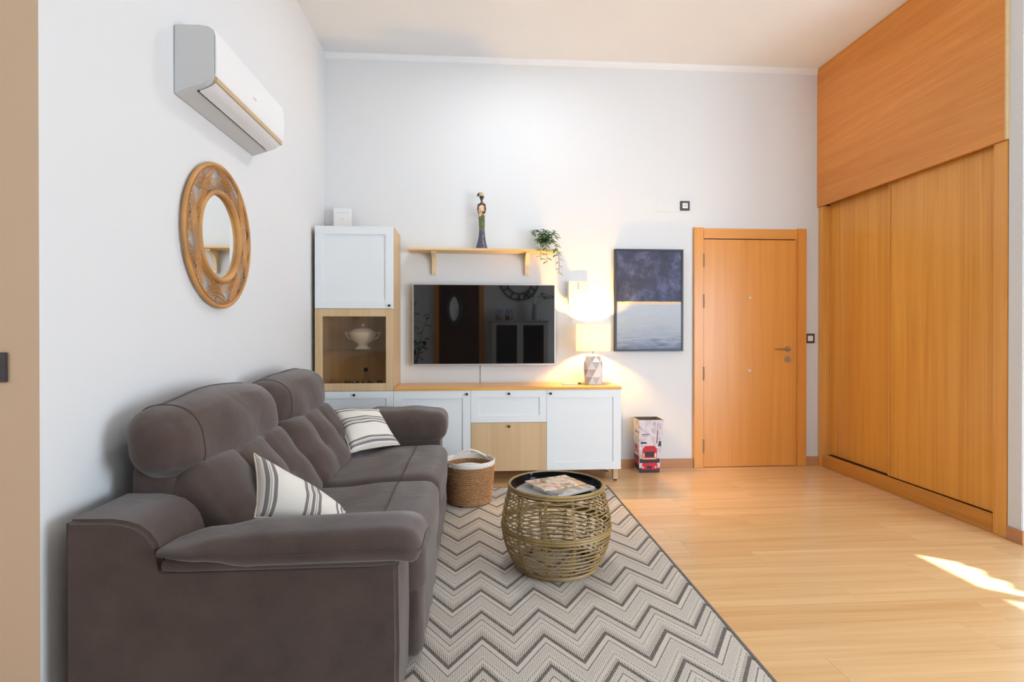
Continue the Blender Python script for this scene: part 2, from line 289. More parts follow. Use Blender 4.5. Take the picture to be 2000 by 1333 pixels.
# ------------------------------------------------------------------ builders
def rootof(o):
    while o.parent: o = o.parent
    return o
def tag(o, label=None, cat=None, group=None, kind=None):
    if label: o['label'] = label
    if cat: o['category'] = cat
    if group: o['group'] = group
    if kind: o['kind'] = kind
    return o
def thing(name, loc, label, cat, group=None, kind=None):
    o = bpy.data.objects.new(name, None); o.empty_display_size = .1; C.objects.link(o)
    o.location = loc; return tag(o, label, cat, group, kind)
class MB:
    def __init__(s): s.v = []; s.f = []; s.mi = []; s.uv = []
    def add(s, vs, fs, mi=0):
        b = len(s.v); s.v += [tuple(q) for q in vs]; s.f += [tuple(b+i for i in q) for q in fs]; s.mi += [mi]*len(fs); return s
    def box(s, x0, x1, y0, y1, z0, z1, mi=0):
        v = [(x, y, z) for z in (z0, z1) for y in (y0, y1) for x in (x0, x1)]
        return s.add(v, [(0, 2, 3, 1), (4, 5, 7, 6), (0, 1, 5, 4), (2, 6, 7, 3), (0, 4, 6, 2), (1, 3, 7, 5)], mi)
    def prism(s, poly, axis, a, b, mi=0):   # poly = 2D outline in the plane across axis
        def P(u, t):
            return {'X': (t, u[0], u[1]), 'Y': (u[0], t, u[1]), 'Z': (u[0], u[1], t)}[axis]
        n = len(poly); v = [P(u, a) for u in poly]+[P(u, b) for u in poly]
        f = [tuple(range(n))[::-1], tuple(range(n, 2*n))]+[(i, (i+1) % n, n+(i+1) % n, n+i) for i in range(n)]
        return s.add(v, f, mi)
    def lathe(s, prof, c, n=24, mi=0, sx=1, sy=1, cap=True):
        v = []; f = []
        for r, z in prof:
            for k in range(n):
                a = 2*PI*k/n; v.append((c[0]+r*sx*math.cos(a), c[1]+r*sy*math.sin(a), c[2]+z))
        m = len(prof)
        for i in range(m-1):
            for k in range(n): f.append((i*n+k, i*n+(k+1) % n, (i+1)*n+(k+1) % n, (i+1)*n+k))
        if cap:
            if prof[0][0] > 1e-4: f.append(tuple(range(n))[::-1])
            if prof[-1][0] > 1e-4: f.append(tuple(range((m-1)*n, m*n)))
        return s.add(v, f, mi)
    def tube(s, pts, r, n=6, closed=False, mi=0, flat=1.0):
        pts = [Vector(q) for q in pts]; m = len(pts); v = []; f = []
        rr = r if isinstance(r, (list, tuple)) else [r]*m
        up = Vector((0, 0, 1)); prev = None
        for i, q in enumerate(pts):
            t = (pts[(i+1) % m]-pts[i-1]) if closed else (pts[min(i+1, m-1)]-pts[max(i-1, 0)])
            t.normalize()
            if prev is None:
                a = t.cross(up) if abs(t.z) < .95 else t.cross(Vector((1, 0, 0)))
            else: a = prev-t*prev.dot(t)
            if a.length < 1e-6: a = t.orthogonal()
            a.normalize(); prev = a; b = t.cross(a)
            for k in range(n):
                an = 2*PI*k/n; v.append(q+a*math.cos(an)*rr[i]+b*math.sin(an)*rr[i]*flat)
        for i in range(m if closed else m-1):
            j = (i+1) % m
            for k in range(n): f.append((i*n+k, i*n+(k+1) % n, j*n+(k+1) % n, j*n+k))
        if not closed: f += [tuple(range(n)), tuple(range((m-1)*n, m*n))[::-1]]
        return s.add(v, f, mi)
    def rbox(s, c, h, r, n=10, deform=None, mi=0):   # soft rounded box, deform(point in cube coords, position)
        g = surf_fn(c, h, r, deform); idx = {}; v = []; f = []
        ts = [math.sin((2*i/n-1)*PI/2)*.35+(2*i/n-1)*.65 for i in range(n+1)]
        def vid(p):
            k = tuple(round(q, 5) for q in p)
            if k not in idx: idx[k] = len(v); v.append(g(p))
            return idx[k]
        for ax in range(3):
            for sg in (-1, 1):
                for i in range(n):
                    for j in range(n):
                        q = []
                        for a, b in ((i, j), (i+1, j), (i+1, j+1), (i, j+1)):
                            p = [0, 0, 0]; p[ax] = sg; p[(ax+1) % 3] = ts[a]; p[(ax+2) % 3] = ts[b]; q.append(vid(p))
                        f.append(tuple(q) if sg > 0 else tuple(q[::-1]))
        return s.add(v, f, mi)
    def build(s, name, mat, parent=None, smooth=None, bevel=0, loc=None, seg=2, angle=40):
        if parent: off = rootof(parent).location
        elif loc is not None: off = Vector(loc)
        else:
            xs, ys, zs = zip(*s.v); off = Vector(((min(xs)+max(xs))/2, (min(ys)+max(ys))/2, min(zs)))
        me = bpy.data.meshes.new(name)
        me.from_pydata([tuple(Vector(q)-off) for q in s.v], [], s.f)
        for m in (mat if isinstance(mat, (list, tuple)) else [mat]): me.materials.append(M[m] if isinstance(m, str) else m)
        me.polygons.foreach_set('material_index', s.mi)
        if s.uv:
            l = me.uv_layers.new(name='UVMap')
            for p in me.polygons:
                for li in p.loop_indices: l.data[li].uv = s.uv[me.loops[li].vertex_index]
        bm = bmesh.new(); bm.from_mesh(me)
        if bevel: bmesh.ops.bevel(bm, geom=[e for e in bm.edges if len(e.link_faces) == 2 and e.calc_face_angle(0) > .6], offset=bevel, segments=seg, affect='EDGES', clamp_overlap=True)
        bmesh.ops.recalc_face_normals(bm, faces=bm.faces); bm.to_mesh(me); bm.free()
        if smooth or bevel:
            me.polygons.foreach_set('use_smooth', [True]*len(me.polygons)); me.set_sharp_from_angle(angle=math.radians(angle))
        o = bpy.data.objects.new(name, me); C.objects.link(o)
        if parent: o.parent = parent
        else: o.location = off
        return o
def surf_fn(c, h, r, deform=None):
    c = Vector(c)
    def g(p):
        q = Vector((p[0]*h[0], p[1]*h[1], p[2]*h[2])); i = Vector([max(-(h[k]-r), min(h[k]-r, q[k])) for k in range(3)])
        d = q-i
        if d.length > 1e-9: d = d.normalized()*r
        o = c+i+d
        return Vector(deform(p, o)) if deform else o
    return g
def B(*a): return MB().box(*a)
def struct(name, mb, mat, bevel=0, smooth=None, label=None): return tag(mb.build(name, mat, bevel=bevel, smooth=smooth, loc=(0, 0, 0)), label, kind='structure')
def disc_y(mb, x, y, z, r, t, n=16, mi=0):      # short cylinder whose axis is Y
    v = [(x+r*math.cos(2*PI*k/n), yy, z+r*math.sin(2*PI*k/n)) for yy in (y, y-t) for k in range(n)]
    f = [tuple(range(n)), tuple(range(n, 2*n))[::-1]]+[(k, n+k, n+(k+1) % n, (k+1) % n) for k in range(n)]
    return mb.add(v, f, mi)

# ------------------------------------------------------------------ the room
XR2, XLL, YR = 4.4, -3.2, -2.3
YS = 1.687                                         # where the left wall ends
fl = struct('floor', MB().box(XLL, XR2, YR, YS, -.12, -.012).box(XL, XR2, YS, 2.9, -.12, -.012).box(XL, XR+.6, 2.9, D, -.12, -.012), 'joint')
ROW, LEN = .193, 1.38
y = D-.11; k = 0; rows = [(D-.11, D)]
while y > YR: rows.append((max(y-ROW, YR), y)); y -= ROW
rng = random.Random(3)
for (a, b_) in rows:
    lo, hi = (XLL, XR2)
    if b_ > YS: lo = XL
    if b_ > 2.9: hi = XR+.115
    x = lo-rng.random()*LEN
    while x < hi:
        x0, x1 = max(x, lo), min(x+LEN, hi); x += LEN
        if x1-x0 < .02: continue
        MB().box(x0+.0004, x1-.0004, a+.0005, b_-.0005, -.012, 0).build('plank', 'floor', fl)
struct('ceiling', B(XLL-.12, XR2+.12, YR-.12, D+.12, CEIL, CEIL+.12), 'ceil')
struct('wall_back', B(XL-.12, XR+.75, D, D+.12, -.12, CEIL), 'wall')
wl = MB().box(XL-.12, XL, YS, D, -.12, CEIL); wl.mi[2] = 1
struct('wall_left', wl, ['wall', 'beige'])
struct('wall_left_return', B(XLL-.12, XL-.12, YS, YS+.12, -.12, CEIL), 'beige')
struct('wall_left_rear', B(XLL-.12, XLL, YR-.12, YS, -.12, CEIL), 'wall')
struct('wall_rear', B(XLL, XR2+.12, YR-.12, YR, -.12, CEIL), 'wall')
struct('wall_right_return', B(XR, XR2+.12, 2.90, 2.99, -.12, CEIL), 'wall', bevel=.004)
struct('wall_right', B(XR+.62, XR+.75, 2.99, D, -.12, CEIL), 'wall')
HD = 2.455
struct('wall_right_side', MB().box(XR2, XR2+.12, YR, -.9, -.12, CEIL).box(XR2, XR2+.12, 1.23, 2.9, -.12, CEIL).box(XR2, XR2+.12, -.9, 1.23, HD, CEIL).box(XR2, XR2+.12, -.9, 1.23, -.12, -.0), 'wall')
wn = struct('window_1', MB().box(4.44, 4.48, -.9, -.83, 0, HD).box(4.44, 4.48, -.83, .70, 0, .07).box(4.44, 4.48, .79, 1.23, 0, .07).box(4.44, 4.48, .70, .79, 0, HD), 'white')
MB().box(4.455, 4.461, -.83, .70, .07, HD).build('pane', 'clear', wn); MB().box(4.455, 4.461, .79, 1.23, .07, HD).build('pane', 'clear', wn)
w2 = struct('added_rear_window', MB().box(2.40, 2.47, YR, YR+.04, .45, 2.55).box(4.13, 4.20, YR, YR+.04, .45, 2.55).box(3.265, 3.335, YR, YR+.04, .52, 2.48).box(2.47, 4.13, YR, YR+.04, .45, .52).box(2.47, 4.13, YR, YR+.04, 2.48, 2.55), 'white')  # unseen frame added on the solid rear wall behind the fill lamp
for a_, b_ in ((2.47, 3.265), (3.335, 4.13)): MB().box(a_, b_, YR+.012, YR+.018, .52, 2.48).build('pane', 'clear', w2)
w3 = struct('added_left_window', MB().box(XLL, XLL+.04, -2.15, -2.08, .6, 2.6).box(XLL, XLL+.04, -.32, -.25, .6, 2.6).box(XLL, XLL+.04, -1.235, -1.165, .67, 2.53).box(XLL, XLL+.04, -2.08, -.32, .6, .67).box(XLL, XLL+.04, -2.08, -.32, 2.53, 2.6), 'white')  # made-up frame, out of view, to go with the left fill lamp
for a_, b_ in ((-2.08, -1.235), (-1.165, -.32)): MB().box(XLL+.012, XLL+.018, a_, b_, .67, 2.53).build('pane', 'clear', w3)
cu = MB(); pts = [(4.30+.022*math.sin(i*.9), -.95+2.3*i/120) for i in range(121)]  # unseen cloth added so that only a strip of sun passes above it
cu.add([(x, y, z) for z in (.02, 2.035) for x, y in pts]+[(x+.004, y, z) for z in (.02, 2.035) for x, y in pts],
       [(i, i+1, 122+i, 121+i) for i in range(120)]+[(242+i, 363+i, 364+i, 243+i) for i in range(120)]+[(121+i, 122+i, 364+i, 363+i) for i in range(120)])
tag(cu.build('blocker', 'blocker', smooth=True), 'white curtain added out of view to cut the sun to a strip', 'blocker')
# cornice and skirting
struct('trim_1', MB().prism([(D-.0, CEIL), (D-.018, CEIL), (D-.018, CEIL-.010), (D-.010, CEIL-.022), (D-.008, CEIL-.045), (D, CEIL-.05)], 'X', XL, XR-.0), 'ceil')
bs = .078
struct('baseboard_back', MB().box(XL, 1.934, D-.014, D, 0, bs).box(2.963, XR, D-.014, D, 0, bs), 'skirt', bevel=.002)
struct('baseboard_left', B(XL, XL+.014, YS, D-.014, 0, bs), 'skirty', bevel=.002)
struct('baseboard_left_return', B(XLL, XL+.014, YS-.014, YS, 0, bs), 'skirt', bevel=.002)
struct('baseboard_right', B(XR-.014, XR, 2.886, 2.985, 0, bs), 'skirty', bevel=.002)
struct('baseboard_right_return', B(XR, XR2, 2.886, 2.90, 0, bs), 'skirt', bevel=.002)

# ------------------------------------------------------------------ entrance door
dr = tag(bpy.data.objects.new('door_1', None), 'orange oak veneer entrance door with steel lever in the back wall', kind='structure'); C.objects.link(dr); dr.location = (2.44, D, 0)
lx0, lx1, lz = 2.018, 2.862, 2.022
leaf = B(lx0+.003, lx1-.003, D-.022, D-.004, .004, lz-.004).build('door_leaf', 'door', dr, bevel=.002)
B(lx0-.004, lx1+.03, D-.004, D-.001, 0, lz+.02).build('door_rebate', 'dark', dr)
B(1.934, lx0, D-.03, D, 0, 2.121).build('casing', 'door', dr, bevel=.003)
B(lx1+.018, 2.963, D-.03, D, 0, 2.121).build('casing', 'door', dr, bevel=.003)
B(lx0, lx1+.018, D-.026, D, lz+.004, 2.115).build('casing', 'doorh', dr, bevel=.003)
B(lx1+.0, lx1+.018, D-.014, D-.002, 0, lz+.004).build('door_stop', 'door', dr)
for z in (1.83, 1.47, .83, .19):
    h = MB(); h.lathe([(.006, 0), (.006, .11)], (lx0+.0, D-.032, z-.055), 8); h.lathe([(.008, 0), (.008, .006)], (lx0, D-.032, z-.058), 8).lathe([(.008, 0), (.008, .006)], (lx0, D-.032, z+.054), 8)
    h.build('hinge', 'steel', dr, smooth=True)
hz = 1.045
hd = disc_y(MB(), 2.79, D-.022, hz, .026, .009, 20).build('handle_rose', 'steel', dr, smooth=True)
MB().tube([(2.79, D-.028, hz), (2.79, D-.062, hz), (2.782, D-.07, hz), (2.76, D-.072, hz), (2.668, D-.072, hz)], .0085, 8).build('door_handle', 'steel', hd, smooth=True)
lk = disc_y(MB(), 2.79, D-.022, .955, .028, .01, 20).build('lock_rose', 'steel', dr, smooth=True)
B(2.782, 2.798, D-.046, D-.03, .945, .967).build('lock_cylinder', 'steel', lk, bevel=.003)
disc_y(MB(), 2.44, D-.022, 1.503, .011, .007, 14).build('peephole', 'steel', dr, smooth=True)
pk = disc_y(MB(), 2.435, D-.022, .855, .013, .007, 14).build('knob_rose', 'steel', dr, smooth=True)
disc_y(MB(), 2.437, D-.029, .852, .008, .012, 12).build('knob', 'steel', pk, smooth=True)

# ------------------------------------------------------------------ wardrobe
W = thing('wardrobe', (XR+.04, 3.87, 0), 'built-in oak wardrobe with two sliding doors on the right', 'wardrobe')
B(XR-.014, XR+.012, 2.999, D-.001, 2.32, CEIL-.002).build('top_panel', 'wardh', W, bevel=.001)
B(XR-.016, XR+.012, 2.986, 2.998, 2.32, CEIL-.002).build('panel_edging', 'pine', W)
B(XR-.001, XR+.09, 2.992, 3.08, 0.001, 2.319).build('jamb', 'wardf', W, bevel=.002)
B(XR-.001, XR+.09, 4.690, D-.001, 0.001, 2.319).build('jamb', 'wardf', W, bevel=.002)
B(XR-.001, XR+.028, 3.081, 4.689, 0.001, .108).build('plinth', 'wardb', W, bevel=.002)
B(XR+.029, XR+.115, 3.081, 4.689, 0.001, .102).build('bottom_track', 'trackm', W)
d1 = B(XR+.038, XR+.056, 3.084, 3.94, .112, 2.40).build('sliding_door', 'ward', W, bevel=.001)
B(XR+.030, XR+.058, 3.941, 3.957, .112, 2.40).build('edge_profile', 'wardf', d1, bevel=.002)
d2 = B(XR+.068, XR+.086, 3.90, 4.688, .112, 2.40).build('sliding_door', 'ward', W, bevel=.001)
B(XR+.060, XR+.0675, 4.672, 4.688, .112, 2.40).build('edge_profile', 'wardf', d2, bevel=.002)

# ------------------------------------------------------------------ cabinets
cf = D-.42; x0c = -1.2273
def knob(x, z, par, y=cf):
    disc_y(disc_y(MB(), x, y, z, .005, .012, 10), x, y-.010, z, .0095, .012, 14).build('knob', 'knob', par, smooth=True)
def shaker(name, xa, xb, za, zb, par, fw=.062):
    m = MB().box(xa, xb, cf+.008, cf+.019, za, zb)
    m.box(xa, xa+fw, cf, cf+.008, za, zb).box(xb-fw, xb, cf, cf+.008, za, zb).box(xa+fw, xb-fw, cf, cf+.008, za, za+fw).box(xa+fw, xb-fw, cf, cf+.008, zb-fw, zb)
    return m.build(name, 'white', par)
def legs(par, xa, xb, ends):
    for x in ends:
        for y in (cf+.05, D-.08):
            l = B(x-.02, x+.02, y-.02, y+.02, .012, .10).build('leg', 'oak', par, bevel=.003); B(x-.012, x+.012, y-.012, y+.012, .0005, .012).build('foot', 'dark', l)
t = .018
T = thing('tall_cabinet', (x0c+.3, D-.2, 0), 'tall oak display cabinet with white doors and a glazed middle door', 'cabinet')
xa, xb = x0c, x0c+.6
B(xa, xa+t, cf+.02, D-.004, .10, 2.02).build('side_panel', 'oak', T); B(xb-t, xb, cf+.02, D-.004, .10, 2.02).build('side_panel', 'oak', T)
B(xa+t, xb-t, D-.012, D-.006, .10, 2.02).build('back_panel', 'oak', T)
for z in (.10, .742-.009, 1.371, 2.002): B(xa+t, xb-t, cf+.02, D-.012, z, z+t).build('inner_shelf', 'oakx', T)
B(xa+t, xb-t, cf+.05, D-.014, 1.052, 1.058).build('glass_shelf', 'clear', T)
d = shaker('upper_door', xa+.001, xb-.001, 1.383, 2.02, T); knob(xb-.03, 1.405, d)
fw = .058
g = MB()
for q in ((xa+.001, xa+fw, .743, 1.379), (xb-fw, xb-.001, .743, 1.379)): g.box(q[0], q[1], cf, cf+.019, q[2], q[3])
g.box(xa+fw, xb-fw, cf, cf+.019, .743, .743+fw).box(xa+fw, xb-fw, cf, cf+.019, 1.379-fw, 1.379)
gd = g.build('glass_door', 'oak', T)
B(xa+fw-.004, xb-fw+.004, cf+.009, cf+.013, .743+fw-.004, 1.379-fw+.004).build('pane', 'smoke', gd)
d = shaker('drawer', xa+.001, xb-.001, .482, .739, T, .055); knob((xa+xb)/2, .712, d)
d = shaker('drawer', xa+.001, xb-.001, .101, .479, T, .055); knob((xa+xb)/2, .45, d)
legs(T, xa, xb, (xa+.04, xb-.04))
def base_unit(i, label):
    xa, xb = x0c+.6*i, x0c+.6*i+.6
    U = thing('base_cabinet', ((xa+xb)/2, D-.2, 0), label, 'cabinet', 'low white cabinets under the oak worktop')
    B(xa+.0005, xa+t, cf+.02, D-.004, .10, .739).build('side_panel', 'white', U); B(xb-t, xb-.0005, cf+.02, D-.004, .10, .739).build('side_panel', 'white', U)
    B(xa+t, xb-t, D-.012, D-.006, .10, .739).build('back_panel', 'white', U)
    for z in (.10, .721): B(xa+t, xb-t, cf+.02, D-.012, z, z+t).build('inner_shelf', 'white', U)
    return U, xa+.001, xb-.001
U, xa, xb = base_unit(1, 'low white cabinet behind the sofa arm, nearest the tall cabinet')
d = shaker('cabinet_door', xa, xb, .101, .739, U); knob(xb-.03, .712, d); legs(U, xa, xb, (xa+.04,))
U, xa, xb = base_unit(2, 'low cabinet with a white drawer above a pale oak front')
d = shaker('drawer', xa, xb, .485, .739, U, .055); knob((xa+xb)/2, .713, d)
d = B(xa, xb, cf, cf+.019, .101, .482).build('flap_door', 'oak', U, bevel=.0015); knob((xa+xb)/2, .455, d); legs(U, xa, xb, (xa+.03, xb-.03))
U, xa, xb = base_unit(3, 'low white cabinet under the table lamp, nearest the picture')
d = shaker('cabinet_door', xa, xb, .101, .739, U); knob(xa+.03, .712, d); legs(U, xa, xb, (xb-.035,))
tag(B(x0c+.602, x0c+2.405, cf-.004, D-.001, .740, .762).build('worktop', 'top', bevel=.002), 'long oak worktop over the low white cabinets', 'worktop')

# tureen, decanter, glasses inside the display cabinet
tx, ty = -.905, D-.2
Tu = thing('soup_tureen', (tx, ty, 1.0585), 'white ceramic soup tureen with lid on the glass shelf', 'tureen')
MB().lathe([(.0, .003), (.062, .003), (.066, .008), (.050, .02), (.036, .032), (.045, .045), (.085, .075), (.108, .115), (.112, .14), (.104, .138), (.0, .12)], (tx, ty, 1.057), 32).build('bowl', 'ceramic', Tu, smooth=True)
ld = MB().lathe([(.108, .141), (.1, .15), (.08, .166), (.05, .176), (.012, .18), (0, .18)], (tx, ty, 1.057), 32).build('lid', 'ceramic', Tu, smooth=True)
MB().lathe([(.006, .178), (.008, .186), (.016, .194), (.014, .206), (0, .212)], (tx, ty, 1.057), 14).build('finial', 'ceramic', ld, smooth=True)
for s in (-1, 1):
    MB().tube([(tx+s*.085, ty, 1.137), (tx+s*.115, ty, 1.15), (tx+s*.128, ty, 1.175), (tx+s*.142, ty, 1.185), (tx+s*.138, ty, 1.195), (tx+s*.105, ty, 1.19)], [.008, .008, .008, .009, .009, .007], 8).build('handle', 'ceramic', Tu, smooth=True)
dz = .7515
De = thing('decanter', (-.885, D-.19, dz), 'clear glass decanter with a black ball stopper behind the smoked pane', 'decanter')
MB().lathe([(0, .001), (.04, .001), (.043, .02), (.036, .05), (.014, .075), (.012, .12), (.017, .125), (0, .126)], (-.885, D-.19, dz), 20).build('flask', 'clear', De, smooth=True)
MB().lathe([(0, .122), (.012, .124), (.019, .14), (.012, .155), (0, .158)], (-.885, D-.19, dz), 14).build('stopper', 'dark', De, smooth=True)
for i, (gx, gy, lab) in enumerate(((-1.035, .17, 'small glass tumbler at the left end of the row by the decanter'), (-.958, .24, 'small glass tumbler just left of the glass decanter'), (-.90, .30, 'small glass tumbler in front of the glass decanter'), (-.835, .25, 'small glass tumbler just right of the glass decanter'), (-.775, .17, 'small glass tumbler at the right end of the row by the decanter'))):
    gg = MB().lathe([(0, .001), (.022, .001), (.027, .05), (.025, .05), (.02, .006), (0, .006)], (gx, D-gy, dz), 16)
    tag(gg.build('tumbler', 'clear', smooth=True), lab, 'glass', 'tumblers in the display cabinet')
rb = thing('router_box', (-1.09, D-.09, 2.0205), 'white plastic box standing on top of the tall cabinet', 'box')
B(-1.165, -1.02, D-.11, D-.075, 2.0205, 2.225).build('housing', 'plastic', rb, bevel=.005)
B(-1.14, -1.035, D-.1115, D-.11, 2.186, 2.189).build('vent_slot', 'plasticg', rb); disc_y(MB(), -1.09, D-.11, 2.135, .006, .002, 12).build('status_light', 'plasticg', rb)

# ------------------------------------------------------------------ shelf, figurine, plant
sz = 1.893
sh = thing('wall_shelf', (.08, D-.1, sz), 'pale pine wall shelf on two brackets above the television', 'shelf')
B(-.545, .70, D-.20, D-.001, sz-.020, sz).build('shelf_board', 'pine', sh, bevel=.003)
for bx in (-.342, .452):
    pr = [(D-.001, sz-.0205), (D-.15, sz-.0205), (D-.152, sz-.034), (D-.12, sz-.046), (D-.07, sz-.062), (D-.045, sz-.09), (D-.036, sz-.13), (D-.032, sz-.165), (D-.030, sz-.205), (D-.001, sz-.205)]
    b_ = MB().prism(pr, 'X', bx-.018, bx+.018).build('bracket', 'pinez', sh, bevel=.002)
    disc_y(MB(), bx, D-.030, sz-.19, .005, .002, 10).build('screw', 'steel', b_)
fx, fy = .062, D-.11
F = thing('figurine', (fx, fy, sz), 'tall slender carved figurine in a long patterned dress on the shelf', 'figurine')
H0 = sz+.0005
def oval(mb, prof, n=20, mi=None):
    for i in range(len(prof)-1):
        pass
    v = []; f = []
    for (z, cx, rx, ry) in prof:
        for k in range(n): a = 2*PI*k/n; v.append((fx+cx+rx*math.cos(a), fy+ry*math.sin(a), H0+z))
    for i in range(len(prof)-1):
        for k in range(n): f.append((i*n+k, i*n+(k+1) % n, (i+1)*n+(k+1) % n, (i+1)*n+k))
    f += [tuple(range(n))[::-1], tuple(range((len(prof)-1)*n, len(prof)*n))]
    return mb.add(v, f)
oval(MB(), [(0, 0, .054, .038), (.02, .0, .047, .034), (.06, .001, .036, .028), (.11, .002, .027, .023), (.16, .002, .023, .02)]).build('skirt', 'dnavy', F, smooth=True)
oval(MB(), [(.16, .002, .0232, .0202), (.20, .002, .024, .02), (.25, .001, .026, .021), (.29, 0, .026, .02)]).build('dress', 'dgreen', F, smooth=True)
pan = MB(); pp = [(.0, .016, .036, -.0375), (.06, .01, .026, -.0275), (.11, .008, .024, -.0222), (.16, .008, .022, -.0192), (.25, .008, .022, -.0202), (.32, .008, .02, -.0202)]
pan.add([(fx+a, fy+yy-.003, H0+z) for z, a, b_, yy in pp]+[(fx+b_, fy+yy+.010, H0+z) for z, a, b_, yy in pp]+[(fx+a, fy+yy+.006, H0+z) for z, a, b_, yy in pp]+[(fx+b_, fy+yy+.016, H0+z) for z, a, b_, yy in pp],
        [(i, 6+i, 7+i, i+1) for i in range(5)]+[(12+i, 13+i, 19+i, 18+i) for i in range(5)]+[(i, i+1, 13+i, 12+i) for i in range(5)]+[(6+i, 18+i, 19+i, 7+i) for i in range(5)])
pan.build('dress_band', 'dpattern', F, smooth=True)
oval(MB(), [(.265, -.012, .010, .014), (.29, -.008, .022, .022), (.32, -.004, .027, .023), (.355, -.002, .026, .021), (.372, 0, .022, .018)]).build('shawl', 'dshawl', F, smooth=True)
oval(MB(), [(.368, 0, .026, .018), (.382, .002, .028, .017), (.392, .002, .016, .012), (.402, .001, .008, .008), (.418, -.001, .008, .009), (.426, .0, .014, .015), (.443, .001, .020, .020), (.462, 0, .018, .019), (.474, 0, .007, .008)]).build('bust', 'skin', F, smooth=True)
hw = oval(MB(), [(.448, .0, .0205, .021), (.458, -.001, .0225, .022), (.472, -.002, .019, .019), (.483, -.003, .008, .009)]).build('headwrap', 'tan', F, smooth=True)
MB().tube([(fx-.012, fy, H0+.472), (fx-.026, fy, H0+.468), (fx-.034, fy, H0+.448)], [.010, .010, .007], 8).build('hair_bun', 'skin', F, smooth=True)
for s in (-1, 1): MB().tube([(fx+s*.024, fy, H0+.383), (fx+s*.031, fy-.004, H0+.34), (fx+s*.024, fy-.012, H0+.305), (fx+s*.004, fy-.022, H0+.318)], [.008, .007, .006, .005], 8).build('arm', 'skin', F, smooth=True)
# trailing plant
px_, py_ = .60, D-.10
P = thing('trailing_plant', (px_, py_, sz), 'trailing green ivy in a small pot at the shelf end', 'plant')
MB().lathe([(0, .001), (.026, .001), (.036, .06), (.033, .06), (.028, .05), (0, .05)], (px_, py_, sz), 18).build('pot', 'cream', P, smooth=True)
lm = bpy.data.meshes.new('leaf')
lm.from_pydata([(0, 0, 0), (.010, .010, .002), (.013, .022, .001), (.008, .036, -.003), (0, .048, -.009), (-.008, .036, -.003), (-.013, .022, .001), (-.010, .010, .002), (0, .012, -.003), (0, .024, -.004), (0, .036, -.006)], [],
               [(0, 1, 8), (1, 2, 9, 8), (2, 3, 10, 9), (3, 4, 10), (0, 8, 7), (8, 9, 6, 7), (9, 10, 5, 6), (10, 4, 5)])
lm.materials.append(M['leaf']); lm.polygons.foreach_set('use_smooth', [True]*8)
rp = random.Random(11)
def leaf_at(par, pos, dirv, s, mesh=lm, droop=.0):
    o = bpy.data.objects.new('leaf', mesh); C.objects.link(o); o.parent = par
    o.location = Vector(pos)-rootof(par).location
    q = Vector(dirv).normalized().to_track_quat('Y', 'Z'); o.rotation_euler = q.to_euler(); o.scale = (s, s, s)
    return o
def vine(pts, nl, s):
    MB().tube(pts, .0018, 5).build('stem', 'stem', P, smooth=True)
    for i in range(nl):
        u = (i+.6)/nl*(len(pts)-1); k = min(int(u), len(pts)-2); a = Vector(pts[k]).lerp(Vector(pts[k+1]), u-k)
        side = 1 if i % 2 else -1
        leaf_at(P, a, (side*rp.uniform(.4, 1), -rp.uniform(.1, .8), rp.uniform(-.7, .1)), s*rp.uniform(.8, 1.1))
c0 = Vector((px_, py_, sz+.07))
for i in range(20):
    a = 2*PI*i/20+rp.uniform(-.2, .2); R_ = rp.uniform(.05, .125); h = rp.uniform(.02, .11)
    e = Vector((math.cos(a)*R_*1.05, math.sin(a)*R_*.6-.01, 0)); dr_ = rp.uniform(.0, .07)
    vine([c0, c0+e*.4+Vector((0, 0, h*.8)), c0+e*.75+Vector((0, 0, h)), c0+e+Vector((0, 0, h-dr_))], 6, rp.uniform(.95, 1.3))
yo = D-.215
vine([c0, (px_-.05, yo+.01, sz+.05), (px_-.055, yo, sz-.03), (px_-.05, yo, sz-.10)], 8, 1.25)
vine([c0, (px_-.01, yo+.01, sz+.05), (px_+.0, yo, sz-.03), (px_+.005, yo, sz-.12)], 9, 1.25)
vine([c0, (px_+.07, yo+.02, sz+.06), (px_+.10, yo, sz-.04), (px_+.105, yo, sz-.12), (px_+.10, yo, sz-.21)], 12, 1.0)
vine([c0, (px_+.05, yo+.02, sz+.06), (px_+.08, yo, sz-.0), (px_+.085, yo, sz-.06)], 7, 1.3)

# ------------------------------------------------------------------ television
TV = thing('television', (.087, D-.05, .916), 'large flat television with black screen on the back wall', 'television')
tx0, tx1, tz0, tz1 = -.517, .692, .916, 1.605
B(tx0+.004, tx1-.004, D-.072, D-.045, tz0+.004, tz1-.004).build('housing', 'black', TV, bevel=.004)
B(-.12, .28, D-.045, D-.001, 1.1, 1.45).build('wall_mount', 'black', TV)
bz = MB(); bw = .007
bz.box(tx0, tx0+bw, D-.08, D-.07, tz0, tz1).box(tx1-bw, tx1, D-.08, D-.07, tz0, tz1).box(tx0+bw, tx1-bw, D-.08, D-.07, tz1-bw, tz1).box(tx0+bw, tx1-bw, D-.08, D-.07, tz0, tz0+.013)
bz.build('bezel', 'silver', TV)
B(tx0+bw, tx1-bw, D-.0775, D-.072, tz0+.013, tz1-bw).build('screen', 'screen', TV)
B(.3, .33, D-.079, D-.074, tz0-.006, tz0).build('sensor', 'plasticg', TV)
tag(B(.055, .067, D-.012, D-.001, .7625, .912).build('cable_cover', 'wall'), 'white cable cover running down the wall below the television', 'cable cover')

